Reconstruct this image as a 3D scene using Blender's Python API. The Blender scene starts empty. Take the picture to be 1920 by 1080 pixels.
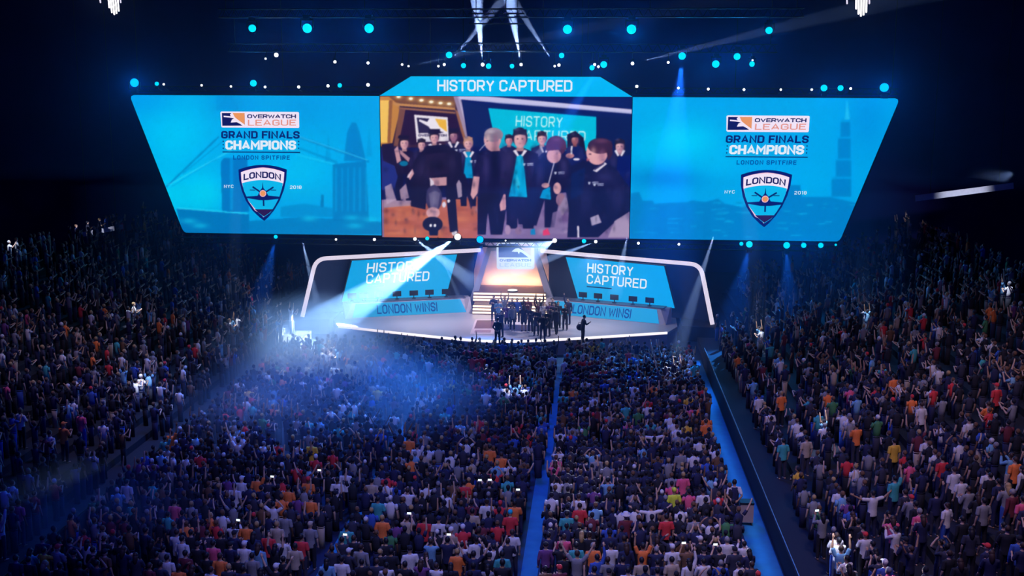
import bpy, bmesh, math, random
import numpy as np
from mathutils import Vector, Matrix
random.seed(7); rng = np.random.default_rng(11)
sc = bpy.context.scene
COL = sc.collection
PI = math.pi
R = math.radians

# ------------------------------------------------------------------ camera
CX, CH, PITCH, YAW, ROLL, FPX = 6.163, 17.0, R(10.092), R(4.245), R(.214), 2095.8
_fw = np.array([-math.sin(YAW)*math.cos(PITCH), math.cos(YAW)*math.cos(PITCH), -math.sin(PITCH)])
_r0 = np.array([math.cos(YAW), math.sin(YAW), 0.0]); _u0 = np.cross(_r0, _fw)
_R = math.cos(ROLL)*_r0 + math.sin(ROLL)*_u0
_U = -math.sin(ROLL)*_r0 + math.cos(ROLL)*_u0
_C = np.array([CX, 0.0, CH])
cam_d = bpy.data.cameras.new('camera'); cam = bpy.data.objects.new('camera', cam_d); COL.objects.link(cam)
cam_d.sensor_width = 36; cam_d.lens = FPX/1920*36; cam_d.clip_start = .5; cam_d.clip_end = 400
M = Matrix.Identity(4)
for i in range(3):
    M[i][0], M[i][1], M[i][2], M[i][3] = _R[i], _U[i], -_fw[i], _C[i]
cam.matrix_world = M
sc.camera = cam

def ray(px, py): return _fw + (px-960)/FPX*_R - (py-540)/FPX*_U
def at_y(px, py, Y): d = ray(px, py); return _C + d*(Y/d[1])
def at_z(px, py, z): d = ray(px, py); return _C + d*((z-CH)/d[2])
def proj(p):
    d = np.asarray(p, float)-_C; z = d@_fw
    return 960+FPX*(d@_R)/z, 540-FPX*(d@_U)/z, z

# ------------------------------------------------------------------ exposure, world, large lights
sc.view_settings.view_transform = 'Standard'; sc.view_settings.look = 'None'
sc.view_settings.exposure = 0; sc.view_settings.gamma = 1; sc.view_settings.use_curve_mapping = False
sc.cycles.use_denoising = True
w = bpy.data.worlds.new('world'); sc.world = w; w.use_nodes = True
bg = w.node_tree.nodes['Background']; bg.inputs[0].default_value = (.004, .006, .16, 1); bg.inputs[1].default_value = 1.0  # navy fill light added, entering through the hall's open near end

def lamp(kind, name, loc, target, color, power, size=.3, angle=None, blend=.3, scale_y=None):
    l = bpy.data.lights.new(name, kind); l.color = color; l.energy = power
    if kind == 'SPOT': l.spot_size = R(angle); l.spot_blend = blend; l.shadow_soft_size = size
    elif kind == 'AREA':
        l.size = size
        if scale_y: l.shape = 'RECTANGLE'; l.size_y = scale_y
    else: l.shadow_soft_size = size
    o = bpy.data.objects.new(name, l); COL.objects.link(o)
    o.location = Vector(loc)
    if target is not None:
        o.rotation_euler = (Vector(target)-Vector(loc)).to_track_quat('-Z', 'Y').to_euler()
    return o

# house floods over the audience (the hall's dimmed lamps)
HOUSE = 1.05
lamp('SPOT', 'house_flood_right', (15, 27, 22), (17.5, 41, 1), (1, .72, .82), 6200*HOUSE, 1.5, 74, 1)
lamp('SPOT', 'house_flood_bank_right', (22, 40, 20), (21, 52, 3), (1, .70, .88), 2300*HOUSE, 1.5, 62, 1)
lamp('SPOT', 'house_flood_centre', (3, 25, 22), (3, 38.5, 0), (.88, .80, 1), 6000*HOUSE, 1.5, 72, 1)
lamp('SPOT', 'house_flood_left', (-13, 46, 21), (-16, 53, 1), (.95, .72, 1), 3800*HOUSE, 1.5, 68, 1)
lamp('SPOT', 'blue_wash', (2, 60, 25), (2, 44, 0), (.02, .07, 1), 16000, 1.5, 100, 1)
lamp('SPOT', 'blue_wash_front', (3, 30, 24), (3, 40, 0), (.02, .06, 1), 7000, 1.5, 110, 1)
# stage wash from the truss under the screens
lamp('AREA', 'stage_wash_left', (-6, 74.4, 6.0), (-5.5, 74.5, 1.1), (.86, .82, 1), 230, 1.2, scale_y=1)
lamp('AREA', 'stage_wash_right', (6, 74.4, 6.0), (5.5, 74.5, 1.1), (.84, .84, 1), 230, 1.2, scale_y=1)
lamp('AREA', 'stage_wash_centre', (0, 76, 6.0), (0, 75, 1.1), (.95, .82, 1), 230, 1.2, scale_y=1)

# ------------------------------------------------------------------ materials
def srgb(r, g, b):
    f = lambda c: (c/255/12.92) if c/255 <= .04045 else ((c/255+.055)/1.055)**2.4
    return (f(r), f(g), f(b))
MATS = {}
def mat(name, color=(.5, .5, .5), rough=.6, metal=0, emit=None, strength=1, noise=.12, nscale=8):
    if name in MATS: return MATS[name]
    m = bpy.data.materials.new(name); m.use_nodes = True; nt = m.node_tree
    b = nt.nodes['Principled BSDF']
    b.inputs['Roughness'].default_value = rough; b.inputs['Metallic'].default_value = metal
    b.inputs['Base Color'].default_value = (*color, 1)
    if noise and emit is None:
        tc = nt.nodes.new('ShaderNodeTexCoord'); n = nt.nodes.new('ShaderNodeTexNoise'); n.inputs['Scale'].default_value = nscale
        mx = nt.nodes.new('ShaderNodeMix'); mx.data_type = 'RGBA'
        mx.inputs['A'].default_value = (*[c*(1-noise) for c in color], 1); mx.inputs['B'].default_value = (*[min(1, c*(1+noise)) for c in color], 1)
        nt.links.new(tc.outputs['Object'], n.inputs['Vector']); nt.links.new(n.outputs['Fac'], mx.inputs['Factor']); nt.links.new(mx.outputs['Result'], b.inputs['Base Color'])
    if emit is not None:
        b.inputs['Base Color'].default_value = (.01, .01, .012, 1)
        b.inputs['Emission Color'].default_value = (*emit, 1); b.inputs['Emission Strength'].default_value = strength
        b.inputs['Specular IOR Level'].default_value = .1
    MATS[name] = m; return m
def attr_mat(name, emission=True, strength=1.0, rough=.8):
    m = bpy.data.materials.new(name); m.use_nodes = True; nt = m.node_tree
    b = nt.nodes['Principled BSDF']; a = nt.nodes.new('ShaderNodeAttribute'); a.attribute_name = 'Col'
    b.inputs['Roughness'].default_value = rough
    if emission:
        b.inputs['Base Color'].default_value = (.01, .01, .012, 1); b.inputs['Specular IOR Level'].default_value = .1
        nt.links.new(a.outputs['Color'], b.inputs['Emission Color']); b.inputs['Emission Strength'].default_value = strength
    else: nt.links.new(a.outputs['Color'], b.inputs['Base Color'])
    return m
def volume_mat(name, color, density, aniso=.2):
    m = bpy.data.materials.new(name); m.use_nodes = True; nt = m.node_tree; nt.nodes.clear()
    o = nt.nodes.new('ShaderNodeOutputMaterial'); v = nt.nodes.new('ShaderNodeVolumeScatter')
    v.inputs['Color'].default_value = (*color, 1); v.inputs['Density'].default_value = density; v.inputs['Anisotropy'].default_value = aniso
    nt.links.new(v.outputs[0], o.inputs['Volume']); return m, nt, v

m_black = mat('black_steel', (.012, .012, .018), .5, .3)
m_dark = mat('dark_cladding', (.007, .008, .022), .8)
m_navy = mat('navy_backdrop', (.008, .012, .045), .6)
m_hall = mat('hall_surface', (.012, .012, .16), .9, nscale=.3, noise=.5)
m_floor = mat('hall_floor', (.007, .012, .045), .6, nscale=1.2, noise=.3)
m_aisle = mat('blue_aisle_carpet', (.015, .15, .34), .8, nscale=2, noise=.25)
m_stage = mat('stage_deck', (.50, .47, .56), .35, nscale=1.5, noise=.06)
m_desk = mat('desk_shell', (.52, .47, .56), .45, noise=.05)
m_arch = mat('arch_cladding', (.45, .42, .52), .4, noise=.05)
m_tube = mat('light_tube', emit=srgb(226, 218, 246), strength=1.0)
m_edge = mat('edge_strip_light', emit=(1, .93, 1), strength=1.25)
m_steplight = mat('step_strip_light', emit=(1, .78, .56), strength=2.2)
m_cyan = mat('cyan_screen', emit=srgb(0, 184, 246), strength=1.0)
m_cyan2 = mat('cyan_stage_screen', emit=srgb(4, 166, 240), strength=1.0)
m_desklcd = mat('cyan_desk_screen', emit=srgb(28, 160, 226), strength=1.0)
m_white_e = mat('white_letters', emit=srgb(226, 240, 255), strength=1.0)
m_blue_e = mat('navy_letters', emit=srgb(6, 12, 104), strength=1.0)
m_navy_e = mat('navy_print', emit=srgb(14, 10, 84), strength=1.0)
m_mid_e = mat('mid_blue_letters', emit=srgb(0, 64, 164), strength=1.0)
m_desk_e = mat('deep_blue_letters', emit=srgb(2, 68, 158), strength=1.0)
m_orange_e = mat('orange_print', emit=srgb(236, 152, 84), strength=1.0)
m_salmon_e = mat('salmon_letters', emit=srgb(230, 150, 134), strength=1.0)
m_badge_e = mat('badge_white', emit=srgb(244, 232, 254), strength=1.0)
m_shield_e = mat('shield_blue', emit=srgb(10, 186, 244), strength=1.0)
m_maroon_e = mat('shield_maroon', emit=srgb(44, 6, 70), strength=1.0)
m_pink_e = mat('shield_pink', emit=srgb(246, 196, 226), strength=1.0)
m_lens_c = mat('cyan_lens', emit=(.0, .62, 1.0), strength=1.35)
m_lens_b = mat('blue_lens', emit=(.0, .36, 1.0), strength=1.8)
m_lens_w = mat('white_lens', emit=(1, .97, 1), strength=3)
m_skin = [mat('skin_light', (.52, .33, .25), .55), mat('skin_tan', (.36, .20, .13), .55), mat('skin_brown', (.13, .065, .04), .55)]

# ------------------------------------------------------------------ mesh helpers
class MB:
    def __init__(s): s.v = []; s.f = []; s.m = []
    def add(s, verts, faces, mi=0):
        o = len(s.v); s.v += [tuple(map(float, p)) for p in verts]
        for f in faces: s.f.append([o+i for i in f]); s.m.append(mi)
        return s
    def box(s, c, size, rz=0, mi=0, mtx=None):
        x, y, z = [k/2 for k in size]
        vs = [Vector((sx*x, sy*y, sz*z)) for sz in (-1, 1) for sy in (-1, 1) for sx in (-1, 1)]
        rot = Matrix.Rotation(rz, 3, 'Z') if mtx is None else mtx
        vs = [rot@p+Vector(c) for p in vs]
        return s.add(vs, [(0, 2, 3, 1), (4, 5, 7, 6), (0, 1, 5, 4), (2, 6, 7, 3), (0, 4, 6, 2), (1, 3, 7, 5)], mi)
    def bar(s, a, b, t, t2=None, mi=0):
        a, b = Vector(a), Vector(b); d = b-a
        q = d.to_track_quat('Z', 'Y').to_matrix()
        return s.box((a+b)/2, (t, t2 or t, d.length), mi=mi, mtx=q)
    def loft(s, rings, mi=0, cap=True):
        n = len(rings[0]); o = len(s.v)
        for r_ in rings: s.v += [tuple(map(float, p)) for p in r_]
        for k in range(len(rings)-1):
            for i in range(n):
                j = (i+1) % n
                s.f.append([o+k*n+i, o+k*n+j, o+(k+1)*n+j, o+(k+1)*n+i]); s.m.append(mi)
        if cap:
            s.f.append([o+i for i in range(n)][::-1]); s.m.append(mi)
            s.f.append([o+(len(rings)-1)*n+i for i in range(n)]); s.m.append(mi)
        return s
    def tube(s, pts, radii, n=8, mi=0, round_end=True):
        pts = [Vector(p) for p in pts]
        if not hasattr(radii, '__len__'): radii = [radii]*len(pts)
        radii = list(radii)
        if round_end:
            d0 = (pts[0]-pts[1]).normalized(); d1 = (pts[-1]-pts[-2]).normalized()
            pts = [pts[0]+d0*radii[0]*.6]+pts+[pts[-1]+d1*radii[-1]*.6]
            radii = [radii[0]*.6]+radii+[radii[-1]*.6]
        rings = []; prev = None
        for i, p in enumerate(pts):
            d = (pts[min(i+1, len(pts)-1)]-pts[max(i-1, 0)]).normalized()
            if prev is None: x = d.orthogonal().normalized()
            else: x = (prev-d*prev.dot(d)).normalized()
            prev = x; y = d.cross(x)
            rings.append([p+(x*math.cos(2*PI*k/n)+y*math.sin(2*PI*k/n))*radii[i] for k in range(n)])
        return s.loft(rings, mi)
    def ell(s, c, r, nu=12, nv=8, mi=0, mtx=None):
        c = Vector(c); rings = []
        for j in range(1, nv):
            t = PI*j/nv; ring = []
            for i in range(nu):
                a = 2*PI*i/nu
                p = Vector((r[0]*math.sin(t)*math.cos(a), r[1]*math.sin(t)*math.sin(a), -r[2]*math.cos(t)))
                ring.append(c+(mtx@p if mtx else p))
            rings.append(ring)
        o = len(s.v); s.loft(rings, mi, cap=False)
        n = nu; a = len(s.v); z = Vector((0, 0, r[2])); z = mtx@z if mtx else z
        s.v += [tuple(c-z), tuple(c+z)]
        L = o+(nv-2)*n
        for i in range(n):
            s.f.append([a, o+(i+1) % n, o+i]); s.m.append(mi)
            s.f.append([a+1, L+i, L+(i+1) % n]); s.m.append(mi)
        return s
    def disc(s, c, r, nrm, n=16, mi=0, thick=.03):
        nrm = Vector(nrm).normalized(); x = nrm.orthogonal().normalized(); y = nrm.cross(x); c = Vector(c)
        ring = lambda off, k=1: [c+nrm*off+(x*math.cos(2*PI*i/n)+y*math.sin(2*PI*i/n))*r*k for i in range(n)]
        return s.loft([ring(0), ring(thick*.6), ring(thick, .86)], mi)
    def mesh(s, name, mats, smooth=False):
        me = bpy.data.meshes.new(name); me.from_pydata(s.v, [], s.f); 
        for m in (mats if isinstance(mats, (list, tuple)) else [mats]): me.materials.append(m)
        if any(s.m): me.polygons.foreach_set('material_index', s.m)
        if smooth: me.polygons.foreach_set('use_smooth', [True]*len(me.polygons))
        me.update(); return me
    def build(s, name, mats, parent=None, smooth=False, loc=None, world=False):
        if world and parent is not None:      # built in world coordinates under an unrotated thing
            o = Vector(); p = parent
            while p is not None: o += p.location; p = p.parent
            s.v = [(v[0]-o.x, v[1]-o.y, v[2]-o.z) for v in s.v]
        return link(name, s.mesh(name, mats, smooth), parent, loc)
def link(name, me, parent=None, loc=None):
    o = bpy.data.objects.new(name, me); COL.objects.link(o)
    if loc is not None: o.location = loc
    if parent is not None: o.parent = parent
    return o
def tag(o, label=None, cat=None, group=None, kind=None):
    if label: o['label'] = label
    if cat: o['category'] = cat
    if group: o['group'] = group
    if kind: o['kind'] = kind
    return o
def thing(name, label, cat, loc=(0, 0, 0), rz=0, group=None):
    o = bpy.data.objects.new(name, None); COL.objects.link(o); o.location = loc; o.rotation_euler = (0, 0, rz)
    o.empty_display_size = .2
    return tag(o, label, cat, group)
def struct(o, label, cat): return tag(o, label, cat, kind='structure')
def copy_tree(o, parent=None):
    c = o.copy(); COL.objects.link(c)
    if parent is not None: c.parent = parent
    for ch in list(o.children): copy_tree(ch, c)
    return c
ORD = 'first second third fourth fifth sixth seventh eighth ninth tenth eleventh twelfth thirteenth fourteenth fifteenth sixteenth seventeenth eighteenth nineteenth twentieth'.split()
def ordinal(k):  # 1-based
    if k <= 20: return ORD[k-1]
    tens = {2: 'twenty', 3: 'thirty', 4: 'forty', 5: 'fifty'}[k//10]
    return tens+'-'+ORD[k % 10-1] if k % 10 else {30: 'thirtieth', 40: 'fortieth', 50: 'fiftieth'}[k]

# ------------------------------------------------------------------ stroke lettering
def _c(w, h=1, c=.16):   # chamfered box outline (closed)
    return [(c, 0), (w-c, 0), (w, c), (w, h-c), (w-c, h), (c, h), (0, h-c), (0, c), (c, 0)]
GL = {}
def g(ch, w, *strokes): GL[ch] = (w, strokes)
g('A', .66, [(0, 0), (.33, 1), (.66, 0)], [(.12, .28), (.54, .28)])
g('C', .58, [(.58, .22), (.58, .14), (.44, 0), (.14, 0), (0, .14), (0, .86), (.14, 1), (.44, 1), (.58, .86), (.58, .78)])
g('D', .6, [(0, 0), (.46, 0), (.6, .16), (.6, .84), (.46, 1), (0, 1), (0, 0)])
g('E', .52, [(.52, 0), (0, 0), (0, 1), (.52, 1)], [(0, .52), (.44, .52)])
g('F', .5, [(0, 0), (0, 1), (.5, 1)], [(0, .5), (.42, .5)])
g('G', .6, [(.58, .8), (.58, .86), (.44, 1), (.14, 1), (0, .86), (0, .14), (.14, 0), (.46, 0), (.6, .14), (.6, .48), (.32, .48)])
g('H', .6, [(0, 0), (0, 1)], [(.6, 0), (.6, 1)], [(0, .5), (.6, .5)])
g('I', .02, [(0, 0), (0, 1)])
g('L', .5, [(0, 1), (0, 0), (.5, 0)])
g('M', .74, [(0, 0), (0, 1), (.37, .35), (.74, 1), (.74, 0)])
g('N', .62, [(0, 0), (0, 1), (.62, 0), (.62, 1)])
g('O', .6, _c(.6))
g('P', .58, [(0, 0), (0, 1), (.44, 1), (.58, .86), (.58, .56), (.44, .42), (0, .42)])
g('R', .58, [(0, 0), (0, 1), (.44, 1), (.58, .86), (.58, .58), (.44, .44), (0, .44)], [(.3, .44), (.58, 0)])
g('S', .56, [(.56, .8), (.56, .86), (.42, 1), (.14, 1), (0, .86), (0, .64), (.12, .53), (.44, .47), (.56, .36), (.56, .14), (.42, 0), (.14, 0), (0, .14), (0, .2)])
g('T', .58, [(0, 1), (.58, 1)], [(.29, 0), (.29, 1)])
g('U', .6, [(0, 1), (0, .14), (.14, 0), (.46, 0), (.6, .14), (.6, 1)])
g('V', .64, [(0, 1), (.32, 0), (.64, 1)])
g('W', .9, [(0, 1), (.2, 0), (.45, .8), (.7, 0), (.9, 1)])
g('Y', .62, [(0, 1), (.31, .46), (.62, 1)], [(.31, .46), (.31, 0)])
g('!', .02, [(0, .3), (0, 1)], [(0, 0), (0, .1)])
g('0', .54, _c(.54))
g('1', .2, [(0, .8), (.2, 1), (.2, 0)])
g('2', .54, [(0, .82), (0, .86), (.14, 1), (.4, 1), (.54, .86), (.54, .6), (0, .12), (0, 0), (.54, 0)])
g('6', .54, [(.54, .82), (.4, 1), (.14, 1), (0, .86), (0, .14), (.14, 0), (.4, 0), (.54, .14), (.54, .42), (.4, .55), (0, .55)])
g('8', .54, _c(.54), [(0, .52), (.54, .52)])
g('3', .54, [(0, 1), (.54, 1), (.54, 0), (0, 0)], [(.1, .52), (.54, .52)])
g('5', .54, [(.54, 1), (0, 1), (0, .55), (.42, .55), (.54, .42), (.54, .12), (.42, 0), (0, 0)])
g('7', .54, [(0, 1), (.54, 1), (.15, 0)])
def text_polys(txt, sw=.16, track=.22, space=.5, slant=0, xs=1.0, by_word=False):
    """list of quads in a unit-height baseline frame; returns polys and total width"""
    polys = []; x = sw/2; wi = 0; words = []
    for ch in txt:
        if ch == ' ': x += space; wi += 1; continue
        wd, strokes = GL[ch]; wd *= xs
        for st in strokes:
            pts = [Vector((x+p[0]*xs+p[1]*slant, sw/2+p[1]*(1-sw))) for p in st]
            closed = (pts[0]-pts[-1]).length < 1e-6
            if closed: pts = pts[:-1]
            n = len(pts); L = []; Rr = []
            for i in range(n):
                pv = pts[i-1] if (i > 0 or closed) else None
                nx = pts[(i+1) % n] if (i < n-1 or closed) else None
                d0 = (pts[i]-pv).normalized() if pv is not None else (nx-pts[i]).normalized()
                d1 = (nx-pts[i]).normalized() if nx is not None else d0
                n0 = Vector((-d0.y, d0.x)); n1 = Vector((-d1.y, d1.x)); mt = (n0+n1)
                mt = mt.normalized() if mt.length > .1 else n0
                k = min(1/max(.35, mt.dot(n1)), 1.8)*sw/2
                e = Vector((0, 0))
                if not closed and i == 0: e = -d1*(sw/2 if abs(d1.x) < .2 or abs(d1.y) < .2 else 0)
                if not closed and i == n-1: e = d0*(sw/2 if abs(d0.x) < .2 or abs(d0.y) < .2 else 0)
                L.append(pts[i]+mt*k+e); Rr.append(pts[i]-mt*k+e)
            for i in range(n if closed else n-1):
                j = (i+1) % n
                polys.append([L[i], L[j], Rr[j], Rr[i]]); words.append(wi)
        x += wd+track+sw*.6
    w_ = x-track-sw*.6+sw/2
    return (polys, w_, words) if by_word else (polys, w_)
def lettering(name, txt, quad, m, parent, off, sw=.16, track=.22, space=.5, slant=0, arch=0, xs=1.0):
    """text stretched on the parallelogram quad = (bottom-left, bottom-right, top-left) in world space, thin raised letters"""
    polys, wd, words = text_polys(txt, sw, track, space, slant, xs, True)
    bl, br, tl = [Vector(q) for q in quad]; ux = (br-bl)/wd; uy = tl-bl
    nrm = ux.cross(uy).normalized(); out = None
    for wi in sorted(set(words)):          # one raised mesh per word
        mb = MB(); lay = 0
        for P, k in zip(polys, words):
            if k != wi: continue
            lay = (lay+1) % 7
            f = lambda p, o: bl+ux*p.x+uy*(p.y+arch*(1-((p.x/wd-.5)*2)**2))+nrm*(off+o)
            mb.loft([[f(p, -.006) for p in P], [f(p, .004+lay*.0008) for p in P]])
        out = mb.build(name, m, parent, world=True)
    return out
def flat_poly(mb, pts, y, mi=0, th=.012):
    """thin raised polygon on a plane facing -Y; pts are (x, z)"""
    a = [(p[0], y+th, p[1]) for p in pts]; b = [(p[0], y, p[1]) for p in pts]
    return mb.loft([a, b], mi)
# ================================================================== THE HALL
def hall_box(name, c, size, m, label, cat):
    return struct(MB().box(c, size).build(name, m), label, cat)
hall_box('floor', (0, 59, -.15), (120, 94, .3), m_floor, 'dark blue arena floor under the seated rows and the stage', 'floor')
hall_box('wall_back', (0, 106, 15), (120, .6, 32), m_hall, 'dark unlit far end wall behind the stage', 'wall')
hall_box('wall_left', (-60, 58, 15), (.6, 96, 32), m_hall, 'dark unlit side wall beyond the left seating bank', 'wall')
hall_box('wall_right', (60, 58, 15), (.6, 96, 32), m_hall, 'dark unlit side wall beyond the right seating bank', 'wall')
hall_box('ceiling', (0, 66, 31), (120, 80, .5), m_hall, 'dark arena ceiling high above the lighting trusses', 'ceiling')
for nm, x0, x1, lb in (('trim_1', 12.1, 13.05, 'blue lit aisle along the right seating bank'), ('trim_2', 3.75, 4.35, 'narrow blue aisle between the centre and right floor seats'),
                       ('trim_3', -3.45, -2.85, 'narrow blue aisle between the left and centre floor seats')):
    hall_box(nm, ((x0+x1)/2, 50.5, .01), (x1-x0, 39, .04), m_aisle, lb, 'aisle')
# seating banks: stepped tiers rising to both sides
ROWD, RISE, NROW, X0B = .92, .315, 18, 13.9
for s_, nm in ((1, 'right'), (-1, 'left')):
    prof = [(13.2, 0), (13.2, .55)]
    for k in range(NROW):
        z = .55+RISE*k
        prof += [(13.2+.7+ROWD*k, z) if k else (13.9, .55), (13.9+ROWD*(k+1)-.001, z)] if k == 0 else [(13.9+ROWD*k, z), (13.9+ROWD*(k+1), z)]
    top = prof[-1][0]; prof += [(top, 0)]
    mb = MB()
    pf2 = [(16.3, 0)]+[(max(16.3, p[0]), p[1]) for p in prof if p[0] >= 15.73]
    for ya, yb, pf in ((31.0, 74.4, prof), (74.41, 88.0, pf2)):
        mb.loft([[(s_*p[0], ya, p[1]) for p in pf], [(s_*p[0], yb, p[1]) for p in pf]])
    struct(mb.build('seating_tier_'+nm, m_dark), 'dark stepped concrete seating bank on the %s side of the hall' % nm, 'seating bank')
    br = thing('barrier', 'dark low barrier wall with a thin rail in front of the %s seating bank' % nm, 'barrier', (s_*13.15, 50, 0))
    MB().box((0, 0, .5), (.08, 38, 1.0)).build('panel', m_dark, br)
    MB().tube([(0, -19, 1.06), (0, 19, 1.06)], .025, 8).build('rail', mat('rail_metal', (.25, .25, .3) , .4, .8) if s_ > 0 else m_black, br)

# ================================================================== SCREENS
YS = 75.992
def PXZ(px, py, Y=YS): p = at_y(px, py, Y); return (p[0], p[2])
class Canvas:
    """colours for a display picture, worked out on a small grid"""
    def __init__(s, x0, y0, x1, y1, ss=2, base=(0, 0, 0)):
        s.x0, s.y0, s.ss = x0, y0, ss; s.w = int((x1-x0)*ss)+2; s.h = int((y1-y0)*ss)+2
        s.a = np.ones((s.h, s.w, 3))*np.array(base, float)
        s.X, s.Y = np.meshgrid(x0+(np.arange(s.w)+.5)/ss, y0+(np.arange(s.h)+.5)/ss)
    def put(s, m, col, al=1.0):
        k = (m*al)[..., None]; s.a = s.a*(1-k)+np.array(col, float)*k
    def poly(s, pts, col, al=1.0):
        pts = np.array(pts, float); x0, y0 = pts.min(0); x1, y1 = pts.max(0)
        ia, ib = max(0, int((y0-s.y0)*s.ss)-1), min(s.h, int((y1-s.y0)*s.ss)+2)
        ja, jb = max(0, int((x0-s.x0)*s.ss)-1), min(s.w, int((x1-s.x0)*s.ss)+2)
        if ia >= ib or ja >= jb: return
        X, Y = s.X[ia:ib, ja:jb], s.Y[ia:ib, ja:jb]; ins = np.zeros(X.shape, bool); n = len(pts)
        for i in range(n):
            (xa, ya), (xb, yb) = pts[i], pts[(i+1) % n]
            if ya == yb: continue
            c = ((ya > Y) != (yb > Y)) & (X < (xb-xa)*(Y-ya)/(yb-ya)+xa); ins ^= c
        k = (ins*al)[..., None]; s.a[ia:ib, ja:jb] = s.a[ia:ib, ja:jb]*(1-k)+np.array(col, float)*k
    def ell(s, x, y, rx, ry, col, al=1.0, soft=0):
        d = ((s.X-x)/rx)**2+((s.Y-y)/ry)**2
        s.put(np.clip((1-d)*soft, 0, 1) if soft else (d < 1).astype(float), col, al)
    def glow(s, x, y, rx, ry, col, al=1.0):
        s.put(np.exp(-(((s.X-x)/rx)**2+((s.Y-y)/ry)**2)), col, al)
    def line(s, x0, y0, x1, y1, t, col, al=1.0):
        d = np.hypot(x1-x0, y1-y0); nx, ny = -(y1-y0)/d*t/2, (x1-x0)/d*t/2
        s.poly([(x0+nx, y0+ny), (x1+nx, y1+ny), (x1-nx, y1-ny), (x0-nx, y0-ny)], col, al)
    def blur(s, k=1):
        for _ in range(k):
            p = np.pad(s.a, ((1, 1), (1, 1), (0, 0)), 'edge')
            s.a = (p[:-2, 1:-1]+p[2:, 1:-1]+p[1:-1, :-2]+p[1:-1, 2:]+2*p[1:-1, 1:-1])/6
    def sample(s, px, py):
        fx = np.clip((px-s.x0)*s.ss-.5, 0, s.w-1.001); fy = np.clip((py-s.y0)*s.ss-.5, 0, s.h-1.001)
        ix, iy = fx.astype(int), fy.astype(int); u, v = (fx-ix)[:, None], (fy-iy)[:, None]
        return (s.a[iy, ix]*(1-u)+s.a[iy, ix+1]*u)*(1-v)+(s.a[iy+1, ix]*(1-u)+s.a[iy+1, ix+1]*u)*v
def lin(a):
    c = np.clip(a, 0, 255)/255; return np.where(c <= .04045, c/12.92, ((c+.055)/1.055)**2.4)
m_pic = attr_mat('screen_picture', True, 1.0)
def picture(name, parent, left, right, z0, z1, nu, nv, canvas, Y=YS):
    """a lit display face; left(z), right(z) give its edges at height z"""
    zs = np.linspace(z0, z1, nv+1); us = np.linspace(0, 1, nu+1)
    V = np.array([[(left(z)+(right(z)-left(z))*u, Y, z) for u in us] for z in zs]).reshape(-1, 3)
    d = V-_C; dz = d@_fw; px = 960+FPX*(d@_R)/dz; py = 540-FPX*(d@_U)/dz
    col = np.concatenate([lin(canvas.sample(px, py)), np.ones((len(V), 1))], 1)
    i = np.arange(nu*nv); q = (i//nu)*(nu+1)+i % nu
    F = np.stack([q, q+1, q+nu+2, q+nu+1], 1)
    o = Vector(parent.location)
    me = bpy.data.meshes.new(name); me.vertices.add(len(V)); me.vertices.foreach_set('co', (V-np.array(o)).ravel())
    me.loops.add(F.size); me.loops.foreach_set('vertex_index', F.ravel()); me.polygons.add(len(F))
    me.polygons.foreach_set('loop_start', np.arange(0, F.size, 4)); me.update(calc_edges=True)
    ca = me.color_attributes.new('Col', 'FLOAT_COLOR', 'POINT'); ca.data.foreach_set('color', col.ravel())
    me.materials.append(m_pic); return link(name, me, parent)
XI, XOT, XOB, ZT, ZB = 8.53, 25.97, 22.60, 16.50, 6.99
def outer(z):
    t = (z-ZB)/(ZT-ZB); x = XOB+(XOT-XOB)*t; r = .35
    for zz, s_ in ((ZT, 1), (ZB, -1)):
        d = abs(zz-z)
        if d < r: x -= (r-math.sqrt(max(0, r*r-(r-d)**2)))*(.9 if s_ > 0 else .5)
    return x
def screen_case(mb, pts, y0, y1):
    mb.loft([[(p[0], y0, p[1]) for p in pts], [(p[0], y1, p[1]) for p in pts]])

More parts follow.
